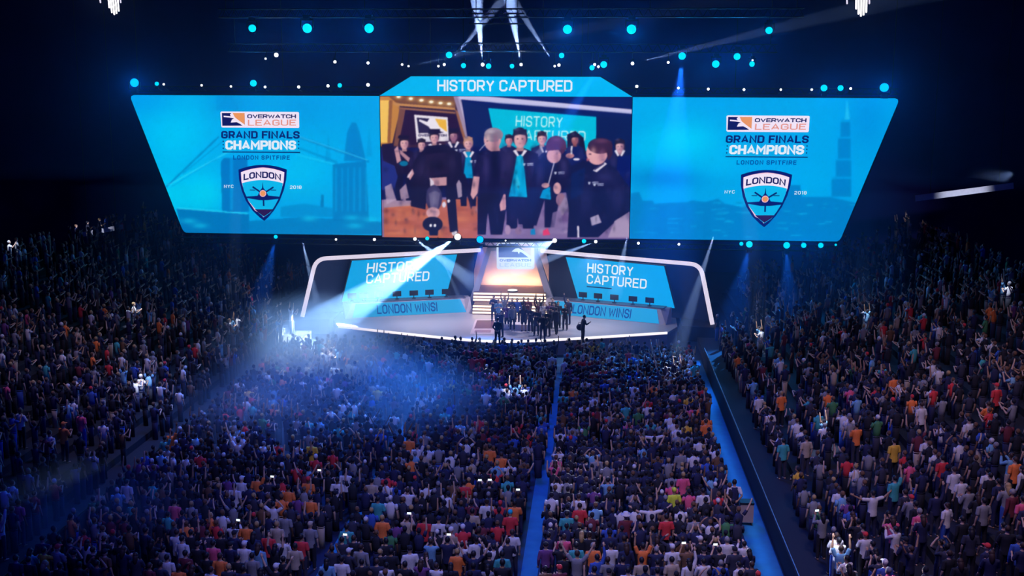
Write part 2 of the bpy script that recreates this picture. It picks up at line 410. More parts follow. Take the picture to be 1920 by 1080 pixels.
# --- picture colours
def side_canvas_left():
    f = lambda X, Y: (230+X/3.376, 130+Y/3.376)
    c = Canvas(236, 172, 722, 446, 1, (0, 170, 240))
    for X, Y, rx, ry, col, al in ((330, 420, 260, 260, (0, 205, 255), .8), (240, 800, 330, 150, (0, 212, 255), .9), (520, 780, 120, 120, (0, 214, 255), .8),
                                  (1080, 640, 260, 160, (0, 198, 252), .7), (1150, 250, 200, 120, (0, 150, 228), .5), (700, 220, 160, 90, (0, 148, 226), .6),
                                  (130, 200, 200, 90, (0, 160, 238), .7), (1500, 250, 250, 120, (0, 162, 238), .7)):
        c.glow(*f(X, Y), rx/3.376, ry/3.376, col, al)
    c.poly([f(590, 165), f(700, 165), f(740, 260), f(590, 260)], (0, 148, 226), .6)
    c.poly([f(620, 590), f(640, 560), f(790, 560), f(800, 900), f(630, 900)], (0, 112, 196), .85)
    c.poly([f(680, 560), f(700, 560), f(700, 890), f(680, 890)], (0, 168, 240), .5)
    c.poly([f(1330, 600), f(1540, 580), f(1560, 960), f(1330, 960)], (0, 122, 200), .85)
    for X in range(1345, 1540, 38): c.poly([f(X, 620), f(X+12, 620), f(X+12, 900), f(X, 900)], (0, 164, 232), .55)
    c.poly([f(1420, 400), f(1450, 335), f(1480, 340), f(1500, 400), f(1540, 580), f(1400, 580)], (0, 118, 200), .7)
    for X, Y in ((1300, 430), (1560, 400)): c.poly([f(X-20, Y+150), f(X, Y-30), f(X+20, Y+150)], (0, 150, 224), .6)
    for a, b, t, col in (((610, 425), (275, 745), 3.2, (0, 118, 200)), ((640, 450), (380, 660), 1.6, (0, 130, 210)), ((690, 510), (285, 735), 1.6, (70, 220, 255)), ((600, 560), (300, 750), 1.0, (0, 140, 220)),
                         ((1050, 405), (1560, 585), 4.5, (0, 128, 206)), ((1040, 400), (1550, 575), 1.2, (90, 220, 255)), ((1120, 500), (1360, 590), 4, (0, 140, 216)), ((1100, 540), (1340, 600), 1.2, (60, 210, 250)),
                         ((1290, 520), (1290, 590), 1, (0, 140, 216)), ((1230, 480), (1230, 560), 1, (0, 140, 216))):
        c.line(*f(*a), *f(*b), t, col, .75)
    c.poly([f(340, 880), f(800, 915), f(800, 1040), f(380, 1040)], (0, 112, 190), .85)
    c.line(*f(340, 878), *f(790, 914), 2.2, (40, 214, 255), .9)
    c.poly([f(800, 960), f(1130, 935), f(1640, 965), f(1640, 1045), f(800, 1045)], (0, 118, 194), .75)
    c.poly([f(1000, 870), f(1150, 850), f(1230, 862), f(1340, 880), f(1340, 935), f(1000, 935)], (0, 136, 212), .7)
    c.poly([f(1256, 795), f(1272, 795), f(1274, 870), f(1252, 870)], (0, 110, 190), .8)
    for X, Y in ((420, 960), (490, 990), (1470, 990), (1570, 950), (1450, 940), (1180, 945)): c.glow(*f(X, Y), 14, 5, (20, 205, 250), .6)
    c.a += rng.normal(0, 2.2, c.a.shape[:2])[..., None]*np.array([.2, 1, 1]); c.blur(2); return c
def side_canvas_right():
    f = lambda X, Y: (1170+X/3.177, 130+Y/3.177)
    c = Canvas(1178, 174, 1692, 458, 1, (0, 168, 238))
    for X, Y, rx, ry, col, al in ((350, 430, 230, 130, (0, 210, 255), .9), (150, 220, 150, 80, (0, 178, 244), .8), (120, 480, 120, 90, (0, 196, 252), .6), (250, 650, 260, 60, (0, 136, 216), .9),
                                  (1050, 680, 220, 160, (0, 176, 244), .6), (1450, 300, 120, 200, (0, 150, 228), .9), (560, 560, 180, 100, (0, 190, 250), .6)):
        c.glow(*f(X, Y), rx/3.177, ry/3.177, col, al)
    c.poly([f(1315, 300), f(1328, 180), f(1345, 300)], (40, 196, 250), .7)
    for a, y0, y1 in (((1290, 1348), 300, 420), ((1275, 1350), 400, 540), ((1262, 1352), 530, 660), ((1235, 1352), 640, 760)):
        c.poly([f(a[0], y0), f(a[1], y0), f(a[1], y1), f(a[0], y1)], (0, 128, 206), .85)
        c.poly([f(a[0], y0), f(a[1], y0), f(a[1], y0+14), f(a[0], y0+14)], (0, 172, 240), .6)
    sk = [(30, 1010), (30, 740), (90, 730), (110, 780), (170, 780), (180, 800), (380, 790), (400, 780), (480, 790), (560, 770), (600, 800), (700, 820), (930, 790), (980, 690), (1050, 690), (1060, 760), (1230, 760), (1400, 800), (1290, 1030)]
    c.poly([f(*p) for p in sk], (0, 126, 204), .85)
    r = np.random.default_rng(3)
    for _ in range(90):
        X, Y, ww = r.uniform(40, 1340), r.uniform(770, 1000), r.uniform(14, 70)
        c.poly([f(X, Y), f(X+ww, Y), f(X+ww, Y+r.uniform(3, 9)), f(X, Y+7)], (20, 196, 246) if r.random() < .55 else (0, 124, 200), r.uniform(.25, .6))
    for X in (180, 320, 470, 210): c.poly([f(X, 810), f(X+45, 810), f(X+45, 1000), f(X, 1000)], (0, 128, 204), .45)
    c.a += rng.normal(0, 2.2, c.a.shape[:2])[..., None]*np.array([.2, 1, 1]); c.blur(2); return c

def emblem_set(parent, dx, dz, sx=1.0):
    """badge, lettering and shield on a side screen; authored on the left one and moved along the same plane"""
    A = lambda X, Y: (400+X/9.817, 200+Y/9.817); B = lambda X, Y: (410+X/9, 300+Y/9)
    cx0, cz0 = PXZ(487, 310)
    def W(p): x, z = PXZ(*p); return ((x-cx0)*sx+cx0+dx, (z-cz0)*sx+cz0+dz)
    a = lambda *q: [W(A(*p)) for p in q]; b = lambda *q: [W(B(*p)) for p in q]
    loc = parent.location; y = YS-.02
    def quad(bl, br, tl): return [Vector((p[0], y-.03, p[1])) for p in (bl, br, tl)]
    mb = MB()
    flat_poly(mb, a((150, 88), (1560, 97), (1578, 110), (1582, 375), (1566, 392), (168, 384), (150, 368), (130, 106)), y, 0)
    flat_poly(mb, a((160, 116), (578, 118), (582, 350), (168, 352)), y-.012, 1)
    flat_poly(mb, a((345, 116), (578, 118), (580, 335), (470, 255), (400, 200)), y-.024, 2)
    flat_poly(mb, a((310, 150), (335, 116), (360, 118), (400, 195), (480, 258), (582, 332), (582, 352), (545, 352), (500, 318), (435, 285), (325, 292), (345, 238), (385, 215), (300, 200), (195, 190), (195, 165), (330, 178)), y-.03, 0)
    mb.build('badge', [m_badge_e, m_navy_e, m_orange_e], parent, world=True)
    L = lambda t, q, m, **k: lettering('lettering', t, quad(*a(*q)), m, parent, 0, **k)
    L('OVERWATCH', ((628, 212), (1525, 214), (628, 140)), m_navy_e, sw=.21, track=.14, xs=1.15)
    L('LEAGUE', ((640, 350), (1525, 347), (640, 242)), m_salmon_e, sw=.16, track=.2, xs=1.15)
    L('GRAND FINALS', ((150, 584), (1590, 588), (150, 448)), m_blue_e, sw=.2, track=.17, space=.36, xs=.86)
    L('CHAMPIONS', ((225, 790), (1525, 792), (225, 622)), m_white_e, sw=.225, track=.13, xs=.86)
    L('LONDON SPITFIRE', ((370, 974), (1410, 978), (370, 895)), m_mid_e, sw=.2, track=.34, space=.5)
    mb = MB(); flat_poly(mb, a((170, 824), (1600, 832), (1600, 852), (170, 842)), y-.01)
    for X in (185, 1572):
        for Y in (640, 700, 765): flat_poly(mb, a((X-16, Y), (X, Y-16), (X+16, Y), (X, Y+16)), y-.01)
    mb.build('underline', m_blue_e, parent, world=True)
    # shield
    mb = MB()
    arc = lambda xa, xb, ye, yp, n=9: [(xa+(xb-xa)*t/n, ye+(yp-ye)*(1-(2*t/n-1)**2)) for t in range(n+1)]
    sideR = [(1140, 330), (1100, 510), (1030, 690), (935, 850), (840, 965), (772, 1026)]
    sideL = [(700, 975), (570, 850), (462, 690), (390, 520), (345, 330)]
    outl = arc(335, 1152, 162, 82)+sideR+sideL
    cxm, cym = 745, 500
    ins = lambda pts, d: [(p[0]-d*np.sign(p[0]-cxm)*min(1, abs(p[0]-cxm)/60), p[1]+(d if p[1] < 400 else -d*1.4 if p[1] > 900 else 0)) for p in pts]
    flat_poly(mb, b(*outl), y, 0)
    flat_poly(mb, b(*ins(outl, 42)), y-.01, 1)
    low = arc(398, 1086, 390, 338)+[(1072, 470), (1020, 640), (945, 780), (870, 890), (768, 962), (690, 905), (600, 800), (500, 680), (430, 520)]
    flat_poly(mb, b(*low), y-.02, 2)
    wh = arc(382, 1106, 206, 140)+[(1096, 330)]+arc(1086, 398, 390, 338)+[(388, 300)]
    flat_poly(mb, b(*wh), y-.025, 3)
    flat_poly(mb, b((612, 830), (918, 830), (860, 890), (768, 952), (690, 898)), y-.03, 4)
    flat_poly(mb, b((745, 372), (757, 470), (800, 520), (840, 600), (1030, 618), (1032, 652), (830, 676), (690, 676), (478, 640), (470, 616), (660, 604), (700, 520), (735, 470)), y-.03, 0)
    for p, q, t in (((575, 450), (715, 545), 26), ((928, 456), (790, 545), 26), ((757, 590), (764, 775), 26), ((530, 505), (620, 507), 12), ((880, 506), (975, 507), 12)):
        d = np.hypot(q[0]-p[0], q[1]-p[1]); nx, ny = -(q[1]-p[1])/d*t/2, (q[0]-p[0])/d*t/2
        flat_poly(mb, b((p[0]+nx, p[1]+ny), (q[0]+nx, q[1]+ny), (q[0]-nx, q[1]-ny), (p[0]-nx, p[1]-ny)), y-.034, 0)
    el = lambda r: [(750+r*math.cos(t*PI/8), 563+r*1.03*math.sin(t*PI/8)) for t in range(16)]
    flat_poly(mb, b(*el(56)), y-.042, 1); flat_poly(mb, b(*el(45)), y-.05, 5)
    mb.build('emblem', [m_blue_e, m_pink_e, m_shield_e, m_badge_e, m_maroon_e, m_orange_e], parent, world=True)
    LB = lambda t, q, m, **k: lettering('lettering', t, [Vector((p[0], y-.05, p[1])) for p in b(*q)], m, parent, 0, **k)
    LB('LONDON', ((425, 345), (1055, 349), (425, 237)), m_navy_e, sw=.2, track=.16, arch=.42)
    LB('NYC', ((95, 470), (255, 470), (95, 416)), m_white_e, sw=.15, track=.3)
    LB('2018', ((1208, 486), (1402, 486), (1208, 430)), m_white_e, sw=.15, track=.3)
for s_, side, cv, lb in ((-1, 'left', side_canvas_left, 'big slanted blue screen with a bridge picture and shield, left of the live video screen'),
                         (1, 'right', side_canvas_right, 'big slanted blue screen with a city skyline and shield, right of the live video screen')):
    t = thing('video_screen', lb, 'screen', (s_*17, YS, ZB), group='hanging screens over the stage')
    mb = MB(); k = 12
    zs = [ZB-.12+(ZT-ZB+.24)*i/k for i in range(k+1)]
    out = [(s_*(outer(min(max(z, ZB), ZT))+.12), z) for z in zs]
    pts = [(s_*XI, zs[0])]+out+[(s_*XI, zs[-1])]
    screen_case(mb, pts, YS+.03, YS+.5); mb.build('case', m_black, t, world=True)
    e1 = lambda z: s_*outer(z); e2 = lambda z: s_*(XI+.02)
    L_, R_ = (e1, e2) if s_ < 0 else (e2, e1)
    zz = [ZB+(ZT-ZB)*i/100 for i in range(101)]
    picture('picture', t, L_, R_, ZB, ZT, 220, 130, cv())
    if s_ < 0: emblem_set(t, 0, 0)
    else:
        xa, za = PXZ(487, 310); xb, zb = PXZ(1432, 319.5); emblem_set(t, xb-xa, zb-za, .99)

# --- live video picture on the middle screen (a flat display)
def live_canvas():
    S = 3.272; f = lambda X, Y: (700+X/S, 130+Y/S)
    c = Canvas(709, 178, 1187, 455, 2, (16, 16, 76))
    P = lambda pts, col, al=1.0: c.poly([f(*p) for p in pts], col, al)
    E = lambda X, Y, rx, ry, col, al=1.0: c.ell(*f(X, Y), rx/S, ry/S, col, al)
    G = lambda X, Y, rx, ry, col, al=1.0: c.glow(*f(X, Y), rx/S, ry/S, col, al)
    def T(txt, bl, br, tl, col, al=1.0, **k):
        polys, wd = text_polys(txt, **k); bl, br, tl = map(Vector, (bl, br, tl))
        for q in polys: P([bl+(br-bl)*(p.x/wd)+(tl-bl)*p.y for p in q], col, al)
    # set behind the people
    P([(30, 150), (500, 150), (620, 480), (30, 480)], (58, 30, 52)); P([(30, 165), (140, 165), (165, 240), (110, 480), (30, 470)], (196, 132, 58)); P([(36, 190), (96, 190), (86, 450), (40, 450)], (244, 196, 92)); P([(96, 190), (118, 190), (104, 455), (86, 450)], (150, 92, 50))
    P([(80, 155), (500, 158), (505, 238), (140, 205)], (122, 74, 44)); P([(120, 205), (500, 236), (502, 250), (130, 222)], (196, 138, 78)); P([(150, 232), (502, 262), (504, 272), (156, 244)], (150, 100, 70))
    P([(160, 240), (200, 246), (150, 470), (125, 470)], (120, 74, 60)); P([(500, 240), (520, 260), (580, 430), (550, 430)], (150, 96, 66)); P([(196, 250), (506, 280), (556, 440), (160, 470)], (40, 14, 52))
    for X, Y in ((155, 168), (230, 180), (295, 190), (355, 200), (412, 207), (465, 212)): G(X, Y, 22, 14, (255, 210, 120), .8); E(X, Y, 13, 8, (255, 250, 235))
    P([(488, 155), (538, 155), (604, 420), (572, 440)], (158, 138, 170)); P([(515, 165), (528, 165), (598, 410), (586, 415)], (188, 176, 212))
    P([(536, 155), (1600, 155), (1600, 560), (600, 560)], (10, 16, 84)); G(900, 190, 240, 40, (14, 30, 110), .8); G(1480, 330, 120, 180, (14, 22, 84), .8)
    P([(524, 160), (640, 160), (1590, 246), (1590, 274), (1200, 238), (760, 206), (530, 184)], (198, 196, 236)); P([(540, 176), (760, 200), (1590, 266), (1590, 274), (760, 208)], (150, 160, 210), .7)
    P([(540, 190), (700, 236), (770, 500), (610, 470)], (14, 28, 92)); P([(704, 236), (1368, 290), (1366, 500), (760, 500)], (0, 190, 226)); P([(1368, 290), (1590, 300), (1590, 560), (1366, 500)], (10, 20, 78)); P([(704, 232), (1368, 284), (1368, 292), (704, 238)], (6, 40, 110))
    T('HISTORY', (872, 350), (1160, 358), (876, 284), (206, 248, 255), sw=.13, track=.2); T('CAPTURED', (872, 436), (1300, 445), (876, 370), (186, 242, 252), sw=.13, track=.2)
    # sign with badge
    P([(250, 278), (456, 294), (464, 440), (266, 448)], (232, 226, 240)); P([(266, 296), (446, 310), (452, 388), (278, 392)], (44, 34, 74)); P([(372, 302), (446, 310), (452, 384), (400, 352)], (240, 182, 58))
    P([(345, 300), (378, 302), (405, 350), (452, 384), (450, 392), (395, 376), (360, 386), (340, 352), (280, 318), (282, 306), (330, 322)], (236, 230, 246)); T('OVERWATCH', (276, 412), (450, 412), (276, 398), (60, 50, 90), sw=.24, track=.12)
    # stage floor
    P([(40, 800), (1600, 740), (1600, 1040), (40, 1040)], (128, 106, 160)); P([(66, 850), (330, 810), (640, 780), (640, 1040), (66, 1040)], (184, 96, 72))
    r = np.random.default_rng(5)
    for _ in range(70): G(r.uniform(80, 620), r.uniform(820, 1020), r.uniform(14, 60), r.uniform(8, 22), ((222, 136, 92), (150, 70, 60), (206, 118, 84), (196, 110, 100))[r.integers(4)], .5)
    for _ in range(60): G(r.uniform(650, 1580), r.uniform(860, 1030), r.uniform(10, 50), r.uniform(10, 30), ((176, 156, 196), (90, 60, 120), (150, 130, 180), (190, 170, 205))[r.integers(4)], .5)
    P([(66, 800), (300, 790), (300, 830), (66, 850)], (168, 140, 170), .8)
    SK = (214, 160, 172); D = (20, 14, 54)
    def person(x, top, h, hw, col=D, face=SK, hair=(30, 18, 40), bw=None, legs=True, shirt=None, look=0, split=True):
        """one figure seen on the screen: head of width hw at x, body h tall"""
        hh = hw*1.32; bw = bw or hw*2.1; sh = top+hh*1.12; waist = top+h*.56; hip = top+h*.6
        if legs:
            P([(x-bw*.42, waist), (x-.04*bw, waist), (x-.08*bw, top+h), (x-bw*.36, top+h)], D); P([(x+.04*bw, waist), (x+bw*.42, waist), (x+bw*.38, top+h), (x+bw*.08, top+h)], D)
        P([(x-bw*.5, sh+hh*.22), (x-hw*.3, sh-hh*.06), (x+hw*.3, sh-hh*.06), (x+bw*.5, sh+hh*.22), (x+bw*.56, waist), (x+bw*.42, hip), (x-bw*.42, hip), (x-bw*.56, waist)], col)
        G(x-bw*.3, sh+hh*.5, bw*.16, h*.12, (64, 56, 112), .55); G(x+bw*.34, sh+hh*.9, bw*.12, h*.1, (52, 46, 100), .5); P([(x-bw*.52, waist-hh*.3), (x-bw*.44, waist-hh*.3), (x-bw*.4, waist), (x-bw*.52, waist)], (10, 8, 36), .8)
        if shirt: P([(x-hw*.22, sh), (x+hw*.22, sh), (x+hw*.5, hip), (x-hw*.5, hip)], shirt)
        P([(x-hw*.2, top+hh*.8), (x+hw*.2, top+hh*.8), (x+hw*.26, sh+hh*.08), (x-hw*.26, sh+hh*.08)], tuple(k*.8 for k in face))
        E(x, top+hh*.5, hw*.5, hh*.5, hair); E(x+look*hw*.14, top+hh*.62, hw*.4, hh*.42, face); P([(x-hw*.44, top+hh*.1), (x+hw*.44, top+hh*.1), (x+hw*.46, top+hh*.42), (x+look*hw*.2, top+hh*.36), (x-hw*.46, top+hh*.44)], hair)
        G(x+hw*.3, top+hh*.68, hw*.2, hh*.3, (130, 84, 120), .6); G(x-hw*.14, top+hh*.52, hw*.16, hh*.14, (250, 206, 200), .6); G(x-hw*.2, top+hh*.1, hw*.2, hh*.1, (90, 80, 120), .6)
        for q in (-1, 1): E(x+look*hw*.16+q*hw*.16, top+hh*.58, hw*.06, hh*.035, (60, 30, 60), .8)
        P([(x+look*hw*.16-hw*.12, top+hh*.8), (x+look*hw*.16+hw*.12, top+hh*.8), (x+look*hw*.16, top+hh*.84)], (150, 70, 90), .8)
    def collar(x, y, wd): P([(x-wd, y), (x-wd*.6, y-8), (x-wd*.1, y+30), (x-wd*.4, y+34)], (226, 220, 240)); P([(x+wd, y), (x+wd*.6, y-8), (x+wd*.1, y+30), (x+wd*.4, y+34)], (226, 220, 240))
    def patch(x, y): P([(x, y), (x+18, y), (x+14, y+16), (x+4, y+16)], (190, 200, 230)); P([(x+26, y), (x+66, y-2), (x+66, y+5), (x+26, y+7)], (170, 180, 216)); P([(x+28, y+10), (x+66, y+8), (x+66, y+14), (x+28, y+16)], (150, 160, 200))
    # back row
    person(190, 405, 400, 62, (26, 12, 50), legs=True); P([(118, 500), (150, 470), (170, 560), (128, 590)], SK, .9); P([(160, 490), (225, 545), (215, 570), (165, 520)], SK, .8); c.ell(*f(187, 578), 8, 5, (0, 150, 200), .7); P([(156, 404), (218, 404), (222, 424), (150, 424)], (24, 14, 48))
    person(296, 422, 400, 54, (22, 14, 52)); person(374, 372, 430, 60, (36, 24, 64)); collar(380, 462, 44); P([(340, 366), (408, 366), (414, 392), (336, 396)], (28, 16, 52))
    person(492, 366, 430, 56, (24, 20, 66), face=(150, 100, 130)); collar(492, 448, 36); patch(500, 490); P([(462, 362), (522, 362), (526, 384), (460, 386)], (26, 16, 54))
    person(582, 410, 430, 60, (20, 18, 66), hair=(190, 140, 120), shirt=(0, 150, 210)); collar(584, 508, 36); patch(592, 558)
    person(832, 398, 380, 50, (20, 20, 70), face=(220, 140, 150)); person(1034, 378, 400, 62, (32, 32, 80), hair=(40, 22, 44)); collar(1050, 478, 30); P([(985, 520), (1030, 470), (1040, 510), (1000, 550)], (120, 120, 160), .6)
    P([(1190, 400), (1240, 378), (1290, 420), (1305, 520), (1190, 520)], (22, 14, 44)); person(1236, 392, 420, 52, (16, 24, 92), face=(150, 84, 90), hair=(22, 14, 44)); E(1206, 530, 26, 16, (190, 130, 140)); P([(1212, 470), (1222, 470), (1220, 520), (1210, 520)], (220, 220, 240)); E(1246, 552, 20, 8, (220, 214, 240))
    person(1512, 424, 420, 64, (16, 18, 72), face=(200, 150, 170)); collar(1512, 500, 34); P([(1590, 520), (1500, 540), (1480, 760), (1590, 800)], (8, 16, 96))
    # front row
    P([(50, 480), (110, 520), (150, 660), (130, 730), (50, 740)], (34, 44, 128)); P([(50, 460), (120, 452), (150, 600), (60, 560)], (30, 16, 54))
    P([(70, 720), (110, 700), (140, 800), (80, 830)], (186, 160, 190), .8); P([(160, 740), (200, 700), (220, 790), (170, 800)], (190, 160, 186), .8); P([(500, 640), (540, 700), (545, 780), (520, 790)], (190, 170, 200), .8)
    # bowing figure
    P([(250, 560), (330, 470), (440, 460), (540, 520), (545, 640), (500, 720), (520, 1000), (470, 1000), (440, 720), (330, 730), (320, 860), (230, 840), (240, 640)], (22, 14, 50)); P([(320, 520), (450, 510), (460, 640), (330, 660)], (34, 20, 58)); P([(340, 668), (450, 660), (450, 712), (380, 716)], SK, .9); P([(346, 660), (372, 690), (372, 724), (350, 720)], (220, 206, 226))
    E(372, 790, 50, 80, (60, 52, 96)); P([(340, 760), (380, 745), (410, 760), (396, 850), (350, 850)], (96, 88, 130)); E(366, 880, 42, 34, SK); E(364, 950, 62, 46, (26, 22, 56)); P([(335, 950), (400, 950), (396, 1020), (345, 1020)], (20, 20, 60)); E(352, 958, 8, 10, (240, 240, 255)); E(378, 958, 8, 10, (240, 240, 255)); E(434, 830, 12, 18, (220, 214, 240)); E(462, 808, 9, 11, (226, 220, 240))
    P([(210, 650), (240, 610), (250, 640), (225, 680)], SK); P([(206, 660), (236, 620), (236, 632), (214, 668)], (220, 200, 220))
    P([(540, 640), (560, 640), (620, 800), (600, 860)], (24, 14, 56)); P([(480, 1000), (512, 990), (516, 1020), (486, 1020)], (226, 220, 240))
    # tall figure in dark shirt, head turned left
    P([(640, 520), (700, 490), (780, 490), (850, 530), (850, 700), (820, 770), (770, 1015), (720, 1015), (700, 850), (690, 1015), (640, 1015), (640, 760), (610, 660)], (20, 14, 62)); P([(650, 760), (830, 770), (790, 1015), (730, 1015), (705, 870), (685, 1015), (640, 1015)], (20, 10, 46))
    P([(614, 655), (652, 660), (640, 760), (612, 800), (596, 770)], SK); P([(800, 765), (824, 770), (812, 860), (780, 870), (774, 830)], SK); E(730, 430, 52, 72, SK); E(738, 402, 58, 44, (150, 134, 156)); P([(682, 400), (780, 380), (790, 430), (760, 420), (690, 420)], (140, 124, 146)); P([(718, 480), (770, 470), (780, 500), (720, 504)], (206, 150, 160)); c.line(*f(650, 500), *f(690, 455), 1.2, (230, 226, 250)); E(700, 440, 6, 4, (60, 30, 60)); E(776, 440, 8, 14, (226, 160, 166))
    # blue shirt figure
    person(900, 356, 620, 92, (26, 18, 62), bw=220, hair=(30, 26, 60)); P([(880, 530), (915, 520), (930, 640), (945, 786), (830, 782), (860, 650)], (0, 168, 222)); P([(880, 640), (900, 700), (890, 750), (870, 700)], (60, 200, 240), .7); collar(900, 500, 44); patch(916, 576); P([(846, 780), (950, 786), (935, 950), (890, 950), (880, 860), (865, 950), (815, 950)], (24, 12, 52))
    # laughing figure, head down
    P([(990, 580), (1060, 520), (1160, 510), (1210, 580), (1220, 700), (1150, 740), (1110, 970), (1050, 970), (1050, 800), (1000, 960), (960, 950), (970, 700)], (20, 16, 62)); E(1122, 470, 62, 62, (76, 36, 66)); E(1108, 530, 44, 46, SK); P([(1062, 450), (1180, 440), (1186, 490), (1060, 500)], (84, 40, 70)); patch(1108, 628); P([(1040, 740), (1085, 720), (1090, 800), (1020, 790)], (0, 150, 214)); c.line(*f(1110, 570), *f(1070, 720), 2, (200, 200, 230)); E(1056, 712, 24, 16, SK); E(1128, 730, 24, 36, SK); E(1150, 800, 30, 40, (150, 110, 140)); P([(1130, 860), (1180, 770), (1200, 830), (1160, 900)], (150, 130, 170))
    # big figure at right, in profile
    P([(1200, 600), (1290, 560), (1370, 540), (1480, 600), (1570, 720), (1590, 860), (1500, 920), (1380, 1030), (1190, 1030), (1200, 860), (1180, 740)], (18, 18, 66)); P([(1215, 640), (1300, 600), (1290, 760), (1210, 800)], (10, 30, 92), .8); E(1372, 510, 66, 76, (224, 166, 176)); E(1392, 470, 76, 48, (60, 28, 56)); P([(1318, 470), (1350, 440), (1460, 440), (1470, 520), (1440, 560), (1430, 500), (1330, 500)], (56, 26, 54)); P([(1346, 620), (1420, 570), (1434, 580), (1370, 632)], (230, 226, 246)); P([(1352, 612), (1412, 574), (1418, 580), (1358, 620)], (60, 50, 100)); E(1330, 520, 8, 4, (60, 30, 60)); P([(1306, 545), (1330, 552), (1310, 566)], (170, 90, 110)); patch(1316, 690); patch(1348, 700)
    P([(1330, 910), (1380, 890), (1400, 940), (1340, 960)], (170, 160, 200)); P([(1440, 1030), (1480, 930), (1560, 880), (1575, 1030)], (170, 150, 190)); P([(1100, 880), (1150, 860), (1170, 1010), (1080, 1010)], (140, 120, 170), .7); P([(1040, 990), (1070, 975), (1085, 1015), (1040, 1020)], (226, 60, 110)); P([(965, 985), (990, 975), (995, 1015), (965, 1015)], (20, 130, 200)); E(825, 985, 18, 30, (170, 140, 180)); E(890, 990, 20, 24, (140, 110, 150)); P([(1250, 960), (1262, 960), (1264, 1030), (1252, 1030)], (220, 214, 240))
    for X, Y, rx, ry, col, al in ((690, 600, 26, 90, (58, 50, 110), .7), (800, 600, 24, 110, (50, 44, 104), .6), (745, 560, 20, 120, (8, 6, 34), .5), (1020, 640, 26, 80, (54, 52, 112), .6), (1170, 600, 26, 60, (60, 56, 116), .6), (1420, 660, 60, 40, (54, 50, 110), .6), (1300, 800, 40, 90, (40, 40, 100), .6), (1500, 780, 40, 80, (48, 44, 100), .6), (300, 620, 40, 70, (58, 44, 88), .6), (480, 580, 30, 60, (52, 40, 84), .6), (390, 590, 60, 40, (12, 8, 30), .6),
                              (752, 440, 16, 40, (150, 96, 128), .6), (704, 424, 14, 26, (248, 204, 200), .5), (720, 380, 24, 12, (196, 184, 200), .7), (1404, 530, 24, 40, (150, 96, 130), .6), (1350, 500, 18, 26, (250, 196, 196), .5), (1400, 440, 40, 14, (112, 66, 96), .7), (1124, 430, 30, 14, (128, 80, 104), .7), (1124, 540, 16, 30, (150, 100, 130), .6), (860, 700, 12, 70, (0, 90, 150), .5), (920, 640, 12, 60, (0, 110, 170), .5), (900, 560, 20, 20, (40, 200, 236), .5), (640, 700, 8, 50, (160, 110, 140), .5), (800, 820, 8, 40, (160, 110, 140), .5), (372, 800, 16, 50, (130, 124, 160), .6)):
        G(X, Y, rx, ry, col, al)
    for _ in range(260): G(r.uniform(60, 1570), r.uniform(480, 1000), r.uniform(4, 16), r.uniform(6, 26), ((6, 4, 30), (60, 52, 108), (34, 28, 80), (20, 14, 50))[r.integers(4)], .28)
    c.a += rng.normal(0, 4, c.a.shape[:2])[..., None]; c.blur(9); return c
t = thing('video_screen', 'big middle screen showing a live picture of celebrating people in dark jackets', 'screen', (0, YS, ZB-.06), group='hanging screens over the stage')
mb = MB(); screen_case(mb, [(-XI+.02, ZB-.2), (XI-.02, ZB-.2), (XI-.02, ZT+.02), (-XI+.02, ZT+.02)], YS+.03, YS+.5); mb.build('case', m_black, t, world=True)
picture('picture', t, lambda z: -XI+.03, lambda z: XI-.03, ZB-.12, ZT, 474, 268, live_canvas())
t = thing('video_screen', 'narrow cyan banner screen reading HISTORY CAPTURED above the live video screen', 'screen', (0, YS, ZT), group='hanging screens over the stage')
bp = [PXZ(711, 181), PXZ(1186, 181.5), PXZ(1124, 145.5), PXZ(769, 143)]
bp = [(-8.53, ZT+.02), (8.53, ZT+.02), (6.36, 17.82), (-6.36, 17.82)]
mb = MB(); screen_case(mb, [(-8.6, ZT+.14), (8.6, ZT+.14), (6.4, 17.9), (-6.4, 17.9)], YS+.03, YS+.5); mb.build('case', m_black, t, world=True)
mb = MB(); flat_poly(mb, bp, YS-.012); mb.build('picture', m_cyan, t, world=True)
lettering('lettering', 'HISTORY CAPTURED', [Vector((p[0], YS-.02, p[1])) for p in (PXZ(820, 171), PXZ(1073, 172), PXZ(820, 149.5))], m_white_e, t, 0, sw=.165, track=.16, space=.36)
# ================================================================== THE STAGE
SZ = 1.1
def front_y(x): return 69.62+.395*(math.sqrt(x*x+2.2**2)-2.2)
xs_ = [-11.1+22.2*i/40 for i in range(41)]
edge = [(x, front_y(x)) for x in xs_]
t = thing('stage', 'pale grey stage deck with a glowing white strip along its front edge', 'stage', (0, 76, 0))
outl = edge+[(11.9, 75.2), (12.2, 84.5), (-12.2, 84.5), (-11.9, 75.2)]
mb = MB(); mb.loft([[(p[0], p[1], SZ-.16) for p in outl], [(p[0], p[1], SZ) for p in outl]]); mb.build('deck', m_stage, t, world=True)
mb = MB(); lo = [(x, y+.12) for x, y in edge]+outl[41:]; mb.loft([[(p[0], p[1], .02) for p in lo], [(p[0], p[1], SZ-.17) for p in lo]]); mb.build('fascia', mat('stage_fascia', (.36, .32, .42), .5, noise=.05), t, world=True)
mb = MB()
for i in range(40):
    (xa, ya), (xb, yb) = edge[i], edge[i+1]
    mb.loft([[(xa, ya-.02, SZ-.10), (xa, ya-.02, SZ+.045), (xa, ya+.08, SZ+.045), (xa, ya+.08, SZ-.10)], [(xb, yb-.02, SZ-.10), (xb, yb-.02, SZ+.045), (xb, yb+.08, SZ+.045), (xb, yb+.08, SZ-.10)]])
mb.build('edge_strip', m_edge, t, world=True)
